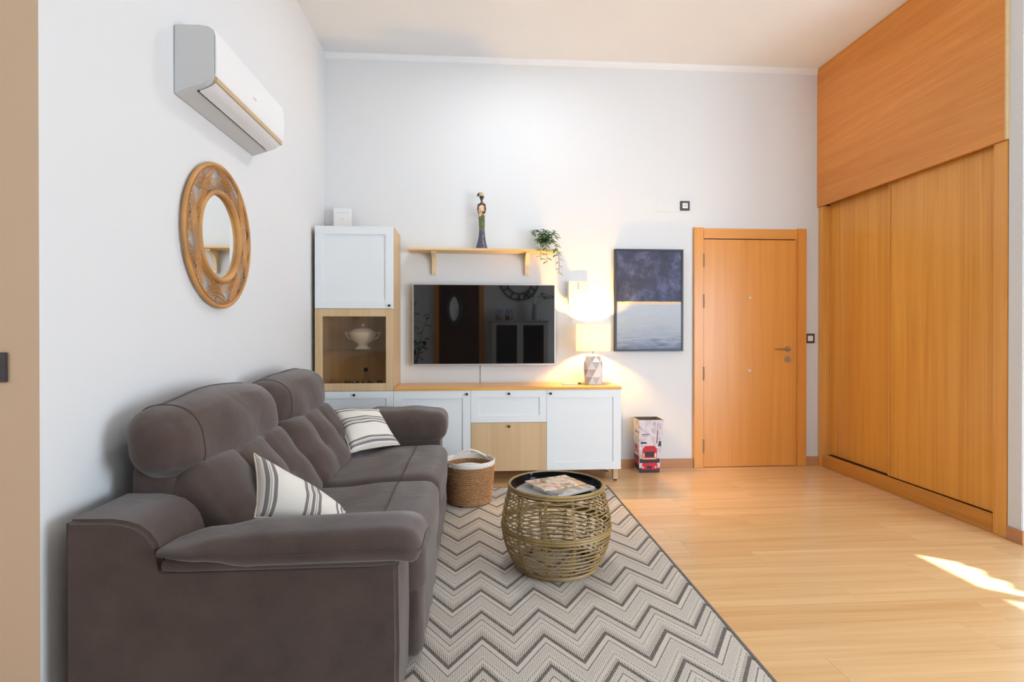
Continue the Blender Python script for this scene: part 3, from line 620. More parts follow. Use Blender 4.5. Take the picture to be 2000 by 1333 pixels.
# ------------------------------------------------------------------ picture
pc = thing('picture', (1.524, D-.02, 1.03), 'abstract dark blue seascape canvas in a thin black frame', 'picture')
ax0, ax1, az0, az1 = 1.22, 1.829, 1.03, 1.922; fr = MB(); q = .016
fr.box(ax0, ax0+q, D-.045, D-.001, az0, az1).box(ax1-q, ax1, D-.045, D-.001, az0, az1).box(ax0+q, ax1-q, D-.045, D-.001, az1-q, az1).box(ax0+q, ax1-q, D-.045, D-.001, az0, az0+q)
fr.build('frame', 'blackframe', pc)
B(ax0+q+.001, ax1-q-.001, D-.038, D-.004, az0+q+.001, az1-q-.001).build('canvas', paint_mat(.422, .017, .875), pc)

# ------------------------------------------------------------------ intercom, switches, plates
ic = thing('intercom', (.905, D-.03, 1.42), 'cream wall intercom handset with small screen beside the picture', 'intercom')
B(.835, .995, D-.035, D-.001, 1.422, 1.640).build('housing', 'cream', ic, bevel=.006)
hs = B(.806, .856, D-.062, D-.036, 1.425, 1.640).build('handset', 'cream', ic, bevel=.008)
B(.928, .985, D-.0375, D-.035, 1.578, 1.628).build('screen', 'plasticg', ic, bevel=.001)
for i in range(4): B(.893, .905, D-.037, D-.035, 1.575+i*.014, 1.581+i*.014).build('speaker_slot', 'charcoal', ic)
MB().tube([(.825, D-.045, 1.428), (.823, D-.04, 1.37), (.828, D-.03, 1.31), (.84, D-.025, 1.275), (.85, D-.03, 1.32), (.852, D-.03, 1.42)], .003, 6).build('cord', 'cable', hs, smooth=True)
def switch(x0, x1, z0, z1, label, y=D, mat_in='plastic'):
    s = thing('wall_switch', ((x0+x1)/2, y, z0), label, 'switch')
    B(x0, x1, y-.010, y-.0005, z0, z1).build('frame', 'charcoal', s, bevel=.002)
    q = .019; r = B(x0+q, x1-q, y-.014, y-.010, z0+q, z1-q).build('rocker', mat_in, s, bevel=.0015); return s, r
s, r = switch(1.814, 1.899, 2.272, 2.356, 'dark framed square wall plate high above the door casing')
disc_y(MB(), 1.8565, D-.014, 2.314, .012, .002, 16).build('socket_ring', 'plasticg', r)
s, r = switch(2.967, 3.052, 1.098, 1.184, 'dark framed light switch between the door and the wardrobe')
B(3.0085, 3.0105, D-.0147, D-.014, 1.117, 1.165).build('rocker_gap', 'plasticg', r)
switch(-1.427, -1.343, 1.060, 1.146, 'black light switch on the beige wall at the left edge', YS, 'black')
tag(B(1.30, 1.625, D-.004, D-.0005, .13, .80).build('cover_plate', 'wall', bevel=.001), 'flush white wall panel behind the printed waste bin', 'panel')
tag(B(1.60, 1.79, D-.004, D-.0005, 2.26, 2.40).build('cover_plate', 'wall', bevel=.001), 'flush white cover plate beside the high square wall plate', 'panel')

# ------------------------------------------------------------------ air conditioner
AY0, AY1 = 2.405, 3.24
A = thing('air_conditioner', (XL+.08, 2.82, 2.2), 'white split air conditioner high on the left wall', 'air conditioner')
body = [(.002, 2.497), (.10, 2.499), (.14, 2.494), (.158, 2.482), (.165, 2.46), (.165, 2.29), (.150, 2.268), (.125, 2.250), (.10, 2.240), (.0, 2.205), (.002, 2.205)]
MB().prism([(XL+a, z) for a, z in body[:-1]], 'Y', AY0, AY1).build('casing', 'plasticg', A, bevel=.004)
fp = [(.1665, 2.287), (.172, 2.30), (.174, 2.38), (.171, 2.45), (.163, 2.484), (.158, 2.486), (.1665, 2.455)]
MB().prism([(XL+a, z) for a, z in fp], 'Y', AY0+.004, AY1-.004).build('front_panel', 'plastic', A, bevel=.001)
B(XL+.155, XL+.168, AY0+.02, AY1-.02, 2.266, 2.288).build('outlet_strip', 'gold', A)
lv = [(.158, 2.2725), (.146, 2.2575), (.120, 2.243), (.092, 2.2315), (.092, 2.2275), (.122, 2.237), (.150, 2.252), (.162, 2.2695)]
MB().prism([(XL+a, z) for a, z in lv], 'Y', AY0+.03, AY1-.03).build('louvre', 'plastic', A, smooth=True)
MB().prism([(XL+a, z) for a, z in [(.090, 2.2375), (.082, 2.2345), (.082, 2.2315), (.090, 2.2345)]], 'Y', AY0+.03, AY1-.05).build('slot', 'dark', A)
B(XL+.1735, XL+.1752, 2.80, 2.835, 2.355, 2.362).build('badge', 'plasticg', A)
tag(A, None)

# ------------------------------------------------------------------ rattan mirror
my, mz = 2.783, 1.668
Mi = thing('wall_mirror', (XL+.02, my, mz), 'round mirror in a woven rattan frame on the left wall', 'mirror')
def ring(r, n=64, x=XL+.02, z0=mz): return [(x, my+r*math.cos(2*PI*k/n), z0+r*math.sin(2*PI*k/n)) for k in range(n)]
MB().tube(ring(.341), .0105, 10, True).build('outer_hoop', 'rattan', Mi, smooth=True)
MB().tube(ring(.327, x=XL+.026), .0035, 8, True).build('inner_hoop', 'rattand', Mi, smooth=True)
MB().tube(ring(.213, x=XL+.022), .014, 10, True).build('mirror_rim', 'rattan', Mi, smooth=True)
v = [(XL+.014, my, mz)]+[(XL+.014, my+.205*math.cos(2*PI*k/64), mz+.205*math.sin(2*PI*k/64)) for k in range(64)]+[(XL+.008, my+.205*math.cos(2*PI*k/64), mz+.205*math.sin(2*PI*k/64)) for k in range(64)]
MB().add(v, [(0, 1+k, 1+(k+1) % 64) for k in range(64)]+[(1+k, 65+k, 65+(k+1) % 64, 1+(k+1) % 64) for k in range(64)]).build('mirror_glass', 'mirror', Mi)
wv = MB(); NS = 8
def pol(r, a, x): return (x, my+r*math.cos(a), mz+r*math.sin(a))
for s in range(NS):
    a0 = 2*PI*s/NS+.2; st = 2*PI/NS
    for i in range(6):
        u = i/5
        wv.tube([pol(.325, a0+st*(.05+u*.42), XL+.022), pol(.226, a0+st*(.55+u*.40), XL+.020)], .0017, 4)
        wv.tube([pol(.325, a0+st*(.95-u*.42), XL+.026), pol(.226, a0+st*(.45-u*.40), XL+.024)], .0017, 4)
tag(wv.build('weave', 'rattand', Mi), kind='stuff')
bd = MB()
for s in range(NS):       # cane chords lying tangent to the mirror rim form the star
    a = 2*PI*s/NS+.2
    for i in range(6):
        o = .0085*i
        p0 = Vector((0, -.21, .232+o)); p1 = Vector((0, .21, .232+o)); L_ = math.sqrt(max(.322**2-(.232+o)**2, 0))
        p0.y, p1.y = -L_, L_
        ca, sa = math.cos(a), math.sin(a)
        f_ = lambda p: (XL+.029+.001*(s % 2), my+p.y*ca-p.z*sa, mz+p.y*sa+p.z*ca)
        bd.tube([f_(p0), f_(p1)], .0019, 4)
tag(bd.build('star_canes', 'rattan', Mi), kind='stuff')

# ------------------------------------------------------------------ table lamp
lx, ly, l0 = .998, D-.185, .7625
L = thing('table_lamp', (lx, ly, l0), 'lit table lamp with white drum shade and faceted grey white base', 'lamp')
n = 7; rings = [(.074, 0), (.080, .062), (.080, .124), (.079, .186), (.062, .236)]; lb = MB(); v = []
for i, (r, z) in enumerate(rings):
    for k in range(n): a = 2*PI*(k+.5*(i % 2))/n+.35; v.append((lx+r*math.cos(a), ly+r*math.sin(a), l0+.0005+z))
f = []; mi = []
for i in range(4):
    for k in range(n):
        a, b_ = i*n+k, i*n+(k+1) % n; o = (i+1)*n
        if i % 2 == 0: c_, d_ = o+k, o+(k-1) % n; tris = [((a, b_, c_), 0), ((a, c_, d_), 1)]
        else: c_, d_ = o+(k+1) % n, o+k; tris = [((a, b_, c_), 0), ((a, c_, d_), 1)]
        for q_, m_ in tris: f.append(q_); mi.append(m_ if (i+k) % 3 or m_ == 0 else 0)
f += [tuple(range(n))[::-1], tuple(range(4*n, 5*n))]; mi += [0, 0]
lb.v = v; lb.f = f; lb.mi = mi
lb.build('base', ['lampw', 'lampg'], L)
MB().lathe([(.062, .2365), (.05, .245), (.014, .25), (.012, .252), (.0, .252)], (lx, ly, l0), 20).build('base_cap', 'lampw', L, smooth=True)
MB().lathe([(.009, .252), (.009, .30), (.016, .302), (.016, .35), (0, .352)], (lx, ly, l0), 12).build('lamp_holder', 'steel', L, smooth=True)
s0, s1, sr = 1.040, 1.266, .144
MB().lathe([(sr, s0-l0), (sr, s1-l0), (sr-.002, s1-l0), (sr-.002, s0-l0), (sr, s0-l0)], (lx, ly, l0), 48, cap=False).build('lamp_shade', 'shade', L, smooth=True)
MB().tube([(lx+sr*math.cos(a), ly+sr*math.sin(a), l0+.30) for a in (0.1,)]+[(lx+.012, ly, l0+.30)], .0015, 5).tube([(lx-sr*math.cos(.5), ly+sr*math.sin(.5), l0+.30), (lx-.012, ly, l0+.30)], .0015, 5).build('shade_spider', 'steel', L)
MB().lathe([(.0, 0), (.014, .0), (.024, .03), (.026, .045), (.018, .065), (0, .072)], (lx, ly, l0+.352), 16).build('bulb', 'bulb', L, smooth=True)
MB().tube([(lx+.07, ly+.02, l0+.006), (lx+.11, ly-.0, l0+.012), (lx+.14, ly+.06, l0+.006), (lx+.17, ly+.17, l0+.004)], .003, 6).build('power_cord', 'cable', L, smooth=True)
rm = thing('remote_control', (.795, D-.25, .7625), 'white remote control lying beside the table lamp', 'remote')
B(.725, .855, D-.275, D-.235, .7628, .779).build('housing', 'plastic', rm, bevel=.004)
for i in range(4): B(.745+i*.022, .757+i*.022, D-.262, D-.248, .779, .7805).build('button', 'plasticg', rm)
MB().tube([(.73, D-.20, .7665), (.78, D-.19, .775), (.83, D-.195, .772), (.872, D-.21, .77)], .0035, 6).tube([(.872, D-.21, .77), (.90, D-.212, .770)], .007, 6)
adapter = MB().tube([(.74, D-.20, .7665), (.78, D-.19, .7665), (.83, D-.195, .7665), (.86, D-.21, .7695)], .0035, 6).box(.858, .885, D-.222, D-.198, .763, .776)
tag(adapter.build('charging_cable', 'black', smooth=True), 'short black cable lying behind the white remote control', 'cable')

# ------------------------------------------------------------------ ceiling light
CL = thing('ceiling_light', (.34, 3.70, CEIL-.06), 'round white flush ceiling light at the top of the picture', 'ceiling light')
MB().lathe([(.115, 0), (.118, -.012), (.11, -.02)], (.34, 3.70, CEIL-.0005), 32).build('rim', 'plastic', CL, smooth=True)
MB().lathe([(.108, -.02), (.095, -.035), (.06, -.047), (0, -.052)], (.34, 3.70, CEIL), 32).build('diffuser', 'glow', CL, smooth=True)
light('ceiling_light_light', 'AREA', (.34, 3.70, CEIL-.06), 8, (.93, .97, 1), shape='DISK', size=.2)

# ------------------------------------------------------------------ rug
rug = thing('rug', (0, 0, 0), 'grey and beige zigzag flatweave rug in front of the sofa', 'rug')
B(-.62, 1.018, 1.12, 4.20, .0006, .008).build('rug_field', 'rug', rug)
e = MB().box(1.018, 1.034, 1.12, 4.20, .0006, .0085).box(-.636, -.62, 1.12, 4.20, .0006, .0085).box(-.636, 1.034, 4.20, 4.214, .0006, .0085).box(-.636, 1.034, 1.106, 1.12, .0006, .0085)
e.build('binding', 'rugedge', rug, bevel=.002)
RZ = .0088

# ------------------------------------------------------------------ sofa
SO = thing('sofa', (-.68, 2.84, 0), 'large brown grey fabric two seat sofa along the left wall', 'sofa')
SY0, SY1 = 1.68, 4.00
def smooths(a, b, x): u = max(0, min(1, (x-a)/(b-a))); return u*u*(3-2*u)
prof = [(-1.19, .035), (-.232, .035), (-.228, .25), (-.232, .505), (-.915, .505), (-.922, .545), (-.935, .585), (-.955, .613), (-.985, .636), (-1.02, .648), (-1.06, .655), (-1.185, .657), (-1.19, .64)]
for (ya, yb) in ((SY0, SY0+.28), (SY1-.28, SY1)):
    MB().prism(prof, 'Y', ya, yb).build('arm_panel', 'sofa', SO, bevel=.012, seg=3, angle=60)
for k, (ya, yb) in enumerate(((SY0-.012, SY0+.30), (SY1-.295, SY1+.012))):
    MB().rbox((-.575, (ya+yb)/2, .517), (.345, (yb-ya)/2, .022), .02, 8).build('arm_underlay', 'sofa', SO, smooth=True)
def pad_def(p, o):
    u = (p[0]+1)/2
    th = .30+.70*smooths(0, .38, u); zc = .565+.008*u
    z = zc+(o.z-zc)*th
    z += .010*math.sin(PI*min(1, u*1.05))*max(0, 1-p[1]**2)*(1 if p[2] > 0 else 0)
    z += .010*smooths(.45, .95, u)*(.5+.5*p[2]) - .012*smooths(.90, 1, u)
    z -= .030*smooths(-.1, 1, p[1])+.008*(1-u)
    z += .0035*math.sin(p[0]*15+p[1]*3)*(1-smooths(.2, .5, u))
    return (o.x, o.y, z)
def far_def(p, o):
    u = (p[0]+1)/2
    return (o.x, o.y, o.z+.012*math.sin(PI*u)*p[2]+.004*math.sin(p[0]*7))
pc_n = ((-.545, SY0+.118, .560), (.385, .155, .046), .045)
MB().rbox(*pc_n, 22, pad_def).build('arm_cushion', 'sofa', SO, smooth=True)
sf = surf_fn((-.545, SY0+.118, .560), (.3862, .1562, .0472), .045, pad_def)
sm = MB(); ring_ = [(-1+2*i/30, -1, -.05) for i in range(31)]+[(1, -1+2*i/16, -.05) for i in range(1, 17)]
sm.tube([sf(q) for q in ring_], .0028, 5).build('arm_seam', 'seam', SO, smooth=True)
MB().rbox((-.475, SY1-.14, .562), (.29, .168, .100), .075, 18, far_def).build('arm_cushion', 'sofa', SO, smooth=True)
B(-1.15, -.235, SY0+.28, SY1-.28, .035, .30).build('seat_frame', 'sofa', SO, bevel=.01)
MB().rbox((-1.10, 2.84, .41), (.085, .88, .375), .05, 8).build('back_frame', 'sofa', SO, smooth=True)
for bx in (-1.12, -.30):
    for by in (SY0+.08, SY1-.08):
        B(bx-.025, bx+.025, by-.025, by+.025, .0005 if bx < -.7 else RZ, .036).build('foot', 'dark', SO)
ymid = 2.845
seats = ((SY0+.285, ymid-.002), (ymid+.002, SY1-.283))
for k, (ya, yb) in enumerate(seats):
    cy, hy = (ya+yb)/2, (yb-ya)/2
    def sd_(p, o, cy=cy, hy=hy):
        u = (p[0]+1)/2; top = .5+.5*p[2]
        cr = (1-p[0]**4)*(1-p[1]**4)
        z = o.z+top*(.018*cr+.028*smooths(.15, .8, u)-.03)+.0045*top*math.sin(o.x*23+1.5*math.sin(o.y*9+k))*cr
        x = o.x+.014*(1-p[1]**2)*max(0, p[0])
        return (x, o.y, z)
    MB().rbox((-.515, cy, .345), (.335, hy, .105), .062, 24, sd_).build('seat_cushion', 'sofa', SO, smooth=True)
    sfs = surf_fn((-.515, cy, .345), (.3362, hy, .1062), .062, sd_)
    MB().tube([sfs((.42, -1+2*i/24, 1)) for i in range(25)], .0022, 5).build('seat_seam', 'seam', SO, smooth=True)
    def fr_(p, o, k=k): return (o.x+.006*math.sin(o.y*38+k)*(.5-.5*p[2])+.010*(1-p[1]**2), o.y, o.z)
    MB().rbox((-.222, cy, .165), (.032, hy-.003, .125), .025, 16, fr_).build('front_flap', 'sofa', SO, smooth=True)
    # back cushion: built upright, then leaned back
    ang = math.radians(-36)
    def bk(p, o, cy=cy, hy=hy):
        lx_, lz_ = o.x, o.z; front = max(0, p[0])
        yy = p[1]; gr = 0
        spread = .33+.05*(-p[2])
        for g_ in (-spread, spread): gr += math.exp(-((yy-g_)/.028)**2)
        if front > 0:
            lx_ += front*(.030*(1-yy**4)*(1-p[2]**4)-.024*gr*(1-p[2]**6) + .010*math.cos(yy*PI*3)*(1-p[2]**2))
            lx_ += front*.006*math.sin(o.z*30+yy*4)*(1-abs(p[2]))
        return (lx_*math.cos(ang)-lz_*math.sin(-ang)*1.0 - .935, cy+o.y, lx_*math.sin(-ang)*-1*-1*0+lz_*math.cos(ang)+lx_*math.sin(-ang)+.535)
    MB().rbox((0, 0, 0), (.10, hy-.004, .215), .06, 30, bk).build('back_cushion', 'sofa', SO, smooth=True)
    def hr(p, o, k=k):
        z = o.z; x = o.x
        tilt = (o.z-.835)*.10
        x = -1.085+(x+1.085)*(1-.16*max(0, -p[2])**2)
        x += -tilt+.006*math.sin(o.y*17+p[2]*2)+.012*max(0, p[0])*(1-p[1]**2)
        te = smooths(.1, 1, -p[1])**1.5+.35*smooths(.4, 1, p[1])**1.5
        z = .785+(z-.785)*(1-.20*te); x = -1.10+(x+1.10)*(1-.16*te)
        z += .008*(1-p[1]**2)*p[2]+.004*math.sin(o.y*11+k)
        return (x, o.y, z)
    ha, hb = (ya-.065, yb+.0) if k == 0 else (ya+.004, yb+.0)
    args = ((-1.085, (ha+hb)/2, .818), (.128, (hb-ha)/2, .146), .115)
    MB().rbox(*args, 22, hr).build('headrest', 'sofa', SO, smooth=True)
    sfh = surf_fn(args[0], tuple(q_+.0012 for q_ in args[1]), .115, hr)
    loop = []
    for i in range(12): loop.append((1, -.70, -1+2*i/12))
    for i in range(12): loop.append((1-2*i/12, -.70, 1))
    MB().tube([sfh(q_) for q_ in loop], .0024, 5).build('headrest_seam', 'seam', SO, smooth=True)
    MB().tube([sfh((-.1, -.70+1.6*i/20, 1)) for i in range(21)], .0022, 5).build('headrest_seam', 'seam', SO, smooth=True)

# ------------------------------------------------------------------ scatter cushions
def pillow(corners, T, label, flip=False, n=22):
    A_, B_, C_, D_ = [Vector(q) for q in corners]      # (u,v): A(0,0) C(1,0) B(0,1) D(1,1); stripes change along u
    mb = MB(); vid = {}
    nrm = (C_-A_).cross(B_-A_).normalized()
    if nrm.y > 0: nrm = -nrm
    for sdd in (1, -1):
        for i in range(n+1):
            for j in range(n+1):
                edge = i in (0, n) or j in (0, n)
                if sdd < 0 and edge: vid[(sdd, i, j)] = vid[(1, i, j)]; continue
                u, v = -1+2*i/n, -1+2*j/n
                uu, vv = u*(1-.075*(1-v*v)), v*(1-.075*(1-u*u))
                a, b_ = (uu+1)/2, (vv+1)/2
                P_ = A_*(1-a)*(1-b_)+C_*a*(1-b_)+B_*(1-a)*b_+D_*a*b_
                th = T*((1-u*u)*(1-v*v))**.42*(1+.05*math.sin(u*5+v*7))
                vid[(sdd, i, j)] = len(mb.v); mb.v.append(tuple(P_+nrm*th*sdd)); mb.uv.append(((u+1)/2, (v+1)/2))
        for i in range(n):
            for j in range(n):
                mb.f.append((vid[(sdd, i, j)], vid[(sdd, i+1, j)], vid[(sdd, i+1, j+1)], vid[(sdd, i, j+1)])); mb.mi.append(0)
    lo = min(q[2] for q in mb.v)
    R_ = thing('scatter_cushion', ((A_+B_+C_+D_)/4).to_tuple()[:2]+(lo,), label, 'cushion', 'striped scatter cushions on the sofa')
    mb.build('cover', 'stripe', R_, smooth=True, angle=180)
    path = [mb.v[vid[(1, i, 0)]] for i in range(n+1)]+[mb.v[vid[(1, n, j)]] for j in range(1, n+1)]+[mb.v[vid[(1, i, n)]] for i in range(n-1, -1, -1)]+[mb.v[vid[(1, 0, j)]] for j in range(n-1, 0, -1)]
    MB().tube(path, .0035, 6, True).build('piping', 'stripeedge', R_, smooth=True)
pillow([(-.875, 2.25, .722), (-.79, 2.04, .535), (-.525, 2.28, .47), (-.46, 2.05, .49)], .065, 'white cushion with grey stripes leaning beside the near sofa arm')
pillow([(-.74, 3.36, .475), (-.93, 3.66, .70), (-.48, 3.585, .475), (-.645, 3.76, .68)][0:1]+[(-.48, 3.585, .475), (-.93, 3.66, .70), (-.645, 3.76, .68)], .06, 'white cushion with grey stripes resting against the far sofa arm')

# ------------------------------------------------------------------ rattan drum table
cx, cy = .418, 2.80
TB = thing('drum_table', (cx, cy, RZ), 'round olive gold wicker drum table with a black tray top', 'table')
def trad(z):      # radius of the barrel at height z
    zs = [(0.0, .198), (.04, .226), (.09, .252), (.15, .270), (.205, .277), (.26, .274), (.32, .262), (.37, .250), (.415, .240)]
    for (a, ra), (b_, rb_) in zip(zs, zs[1:]):
        if a <= z <= b_: return ra+(rb_-ra)*(z-a)/(b_-a)
    return zs[-1][1]
def tring(z, r, wob=0, ph=0, n=56): return [(cx+(trad(z)+wob*math.sin(6*t_*2*PI/n+ph))*math.cos(2*PI*t_/n), cy+(trad(z)+wob*math.sin(6*t_*2*PI/n+ph))*math.sin(2*PI*t_/n), RZ+z+wob*2*math.sin(12*t_*2*PI/n+ph)) for t_ in range(n)]
for z, r in ((.415, .0075), (.402, .006), (.214, .0065), (.202, .0065), (.018, .0075), (.006, .006)):
    MB().tube(tring(z, r), r, 8, True).build('hoop', 'wicker', TB, smooth=True)
zz = [.384-.0178*i for i in range(10)]
for i, z in enumerate(zz): MB().tube(tring(z,  .0036, .0012, i*PI), .0037, 6, True).build('wicker_strand', 'wicker', TB, smooth=True)
for i in range(8): z = .183-.0195*i; MB().tube(tring(z, .004, .0008, i*PI), .0040, 6, True).build('wicker_strand', 'wicker', TB, smooth=True)
for k in range(12):
    a = 2*PI*k/12+.18
    for da in (-.018, .018):
        MB().tube([(cx+(trad(z)-.004)*math.cos(a+da), cy+(trad(z)-.004)*math.sin(a+da), RZ+z) for z in [.004+.0411*i for i in range(11)]], .0032, 6).build('upright', 'wicker', TB, smooth=True)
for k in range(6):
    a = 2*PI*k/6+.18+PI/12
    MB().tube([(cx+(trad(z)-.012)*math.cos(a+.3*(z/.2)), cy+(trad(z)-.012)*math.sin(a+.3*(z/.2)), RZ+z) for z in (.006, .05, .10, .15, .20)], .003, 6).build('brace', 'wicker', TB, smooth=True)
for k in range(4):
    a = 2*PI*k/4+.6
    MB().lathe([(.010, -.0004), (.010, .014)], (cx+.195*math.cos(a), cy+.195*math.sin(a), RZ), 10).build('foot', 'dark', TB)
tz = .392
MB().lathe([(0, tz-.004), (.232, tz-.004), (.233, tz+.024), (.229, tz+.026), (.228, tz+.002), (0, tz+.002)], (cx, cy, RZ), 56).build('tray', 'tray', TB, smooth=True)
TZ = RZ+tz+.0025
def book(cx_, cy_, z, w_, h_, t_, rot, label, cover, name):
    R_ = thing(name, (cx_, cy_, z), label, 'book' if name == 'book' else 'magazine', 'reading matter on the drum table')
    R_.rotation_euler = (0, 0, rot); off = Vector((cx_, cy_, z))
    def bx(a): return MB().box(a[0]+cx_, a[1]+cx_, a[2]+cy_, a[3]+cy_, a[4]+z, a[5]+z)
    ct = .0012
    bx((-w_/2+.002, w_/2-.003, -h_/2+.002, h_/2-.002, ct, t_-ct)).build('pages', 'pagew', R_)
    bx((-w_/2, w_/2, -h_/2, h_/2, t_-ct, t_)).build('front_cover', cover, R_, bevel=.0004)
    bx((-w_/2, w_/2, -h_/2, h_/2, 0, ct)).build('back_cover', cover, R_)
    bx((-w_/2-.0005, -w_/2+.002, -h_/2, h_/2, ct, t_-ct)).build('spine', 'pagew' if name == 'book' else cover, R_)
    return R_
book(cx-.075, cy-.06, TZ, .20, .27, .006, 1.05, 'grey brochure lying lowest at the left of the tray', 'cov3', 'magazine')
book(cx+.03, cy-.055, TZ+.0065, .20, .24, .017, 2.12, 'thick pale book under the glossy magazine on the tray', 'cov2', 'book')
book(cx-.005, cy-.005, TZ+.024, .19, .25, .006, 2.0, 'glossy magazine with an orange and green cover on top', 'cov1', 'magazine')

# ------------------------------------------------------------------ woven basket
bx_, by_ = -.035, 3.885
BK = thing('basket', (bx_, by_, RZ), 'round seagrass basket with white handles and trim beside the sofa', 'basket')
pr = []; nco = 19
for i in range(nco*4+1):
    u = i/(nco*4); z = .004+.262*u; r = .146+.018*math.sin(u*1.5)+.008*u; pr.append((r+.0075*abs(math.sin(PI*u*nco)), z))
inn = [(r-.014, z) for r, z in pr[::-4]]
MB().lathe([(0, .001), (.14, .001)]+pr+inn+[(.125, .016), (0, .016)], (bx_, by_, RZ), 40, cap=False).build('woven_body', 'seagrass', BK, smooth=True)
MB().lathe([(.178, .266), (.180, .28), (.180, .296), (.177, .300), (.171, .296), (.163, .24), (.155, .20), (.153, .20), (.160, .24), (.167, .266), (.178, .266)], (bx_, by_, RZ), 40, cap=False).build('white_trim', 'canvasw', BK, smooth=True)
for s, rot in ((-1, .0), (1, .0)):
    pts = []
    for i in range(15):
        a = (PI if s < 0 else 0)+(-.85+1.7*i/14); h = math.sin(PI*i/14)
        r_ = .178-.035*h
        pts.append((bx_+r_*math.cos(a+PI/2), by_+r_*math.sin(a+PI/2), RZ+.275+.055*h if s > 0 else RZ+.275+.022*h))
    MB().tube(pts, .010, 8, flat=.8).build('handle', 'canvasw', BK, smooth=True)

# ------------------------------------------------------------------ printed waste bin
X0, X1, Y0, Y1, BH = 1.398, 1.573, 4.59, 4.722, .455
xt0, xt1, yt0, yt1 = 1.388, 1.598, 4.556, 4.736
BN = thing('waste_bin', ((X0+X1)/2, (Y0+Y1)/2, 0), 'square tapered waste bin printed with a red double-decker bus', 'bin')
lo4 = [(X0, Y0, .001), (X1, Y0, .001), (X1, Y1, .001), (X0, Y1, .001)]; hi4 = [(xt0, yt0, BH), (xt1, yt0, BH), (xt1, yt1, BH), (xt0, yt1, BH)]
def side(i, th=.004):
    j = (i+1) % 4; cc = Vector(((X0+X1)/2, (Y0+Y1)/2, .2))
    q_ = [Vector(lo4[i]), Vector(lo4[j]), Vector(hi4[j]), Vector(hi4[i])]; nr = (q_[1]-q_[0]).cross(q_[3]-q_[0]).normalized()
    if nr.dot(cc-q_[0]) < 0: nr = -nr
    return q_, nr
for i in range(4):
    q_, nr = side(i)
    mm = MB().add([tuple(a) for a in q_]+[tuple(a+nr*.004) for a in q_], [(0, 1, 2, 3), (4, 7, 6, 5), (0, 4, 5, 1), (1, 5, 6, 2), (2, 6, 7, 3), (3, 7, 4, 0)])
    mm.mi = [0, 1, 1, 1, 1, 1]
    pn = mm.build('side_panel', ['binside' if i == 3 else 'binprint', 'bindark'], BN)
    if i in (0, 3):
        def dec(s0, s1, t0, t1, mat_, lvl, taper=0, q_=q_, nr=nr, pn=pn):
            def P_(s_, t_): a = q_[0].lerp(q_[1], s_); b_ = q_[3].lerp(q_[2], s_); return a.lerp(b_, t_)
            c4 = [P_(s0, t0), P_(s1, t0), P_(s1-taper, t1), P_(s0+taper, t1)]; o1 = -nr*.00025*lvl
            MB().add([tuple(c+nr*.0005) for c in c4]+[tuple(c+o1) for c in c4], [(3, 2, 1, 0), (4, 5, 6, 7), (0, 1, 5, 4), (1, 2, 6, 5), (2, 3, 7, 6), (3, 0, 4, 7)]).build('print', mat_, pn)
        if i == 0:
            dec(.0, 1, 0, .09, 'ink', 1); dec(.10, .92, .06, .185, 'red', 2, .06); dec(.02, .98, .185, .265, 'ink', 1); dec(.16, .80, .255, .275, 'lightprint', 3)
            dec(.14, .82, .275, .46, 'red', 2, .01); dec(.26, .70, .30, .40, 'ink', 3); dec(.17, .25, .29, .37, 'amber', 4); dec(.71, .79, .29, .37, 'lightprint', 4)
            dec(.18, .78, .46, .51, 'red', 2, .08); dec(.36, .62, .07, .13, 'ink', 3); dec(.14, .22, .09, .12, 'lightprint', 3); dec(.76, .84, .09, .12, 'lightprint', 3)
            dec(.44, .54, .205, .25, 'clock', 3); dec(.84, .99, .50, .60, 'ink', 1, .03); dec(.10, .45, .72, .735, 'ink', 1, .02); dec(.10, .40, .695, .703, 'ink', 1, .01); dec(.70, .735, .56, .95, 'lightprint', 1); dec(.76, .80, .56, .80, 'ink', 1, .01); dec(.04, .36, .55, .585, 'ink', 1, .05)
        else:
            dec(.05, .95, .04, .14, 'ink', 1); dec(.05, .92, .14, .24, 'red', 2); dec(.05, .98, .24, .30, 'ink', 2); dec(.1, .95, .30, .40, 'red', 2, .05); dec(.2, .85, .32, .37, 'lightprint', 3); dec(.2, .75, .42, .52, 'red', 1, .1); dec(.3, .9, .75, .77, 'ink', 1)
q5 = MB().add([(X0+.004, Y0+.004, .0015), (X1-.004, Y0+.004, .0015), (X1-.004, Y1-.004, .0015), (X0+.004, Y1-.004, .0015), (X0+.004, Y0+.004, .006), (X1-.004, Y0+.004, .006), (X1-.004, Y1-.004, .006), (X0+.004, Y1-.004, .006)], [(0, 3, 2, 1), (4, 5, 6, 7), (0, 1, 5, 4), (1, 2, 6, 5), (2, 3, 7, 6), (3, 0, 4, 7)])
q5.build('bottom', 'bindark', BN)

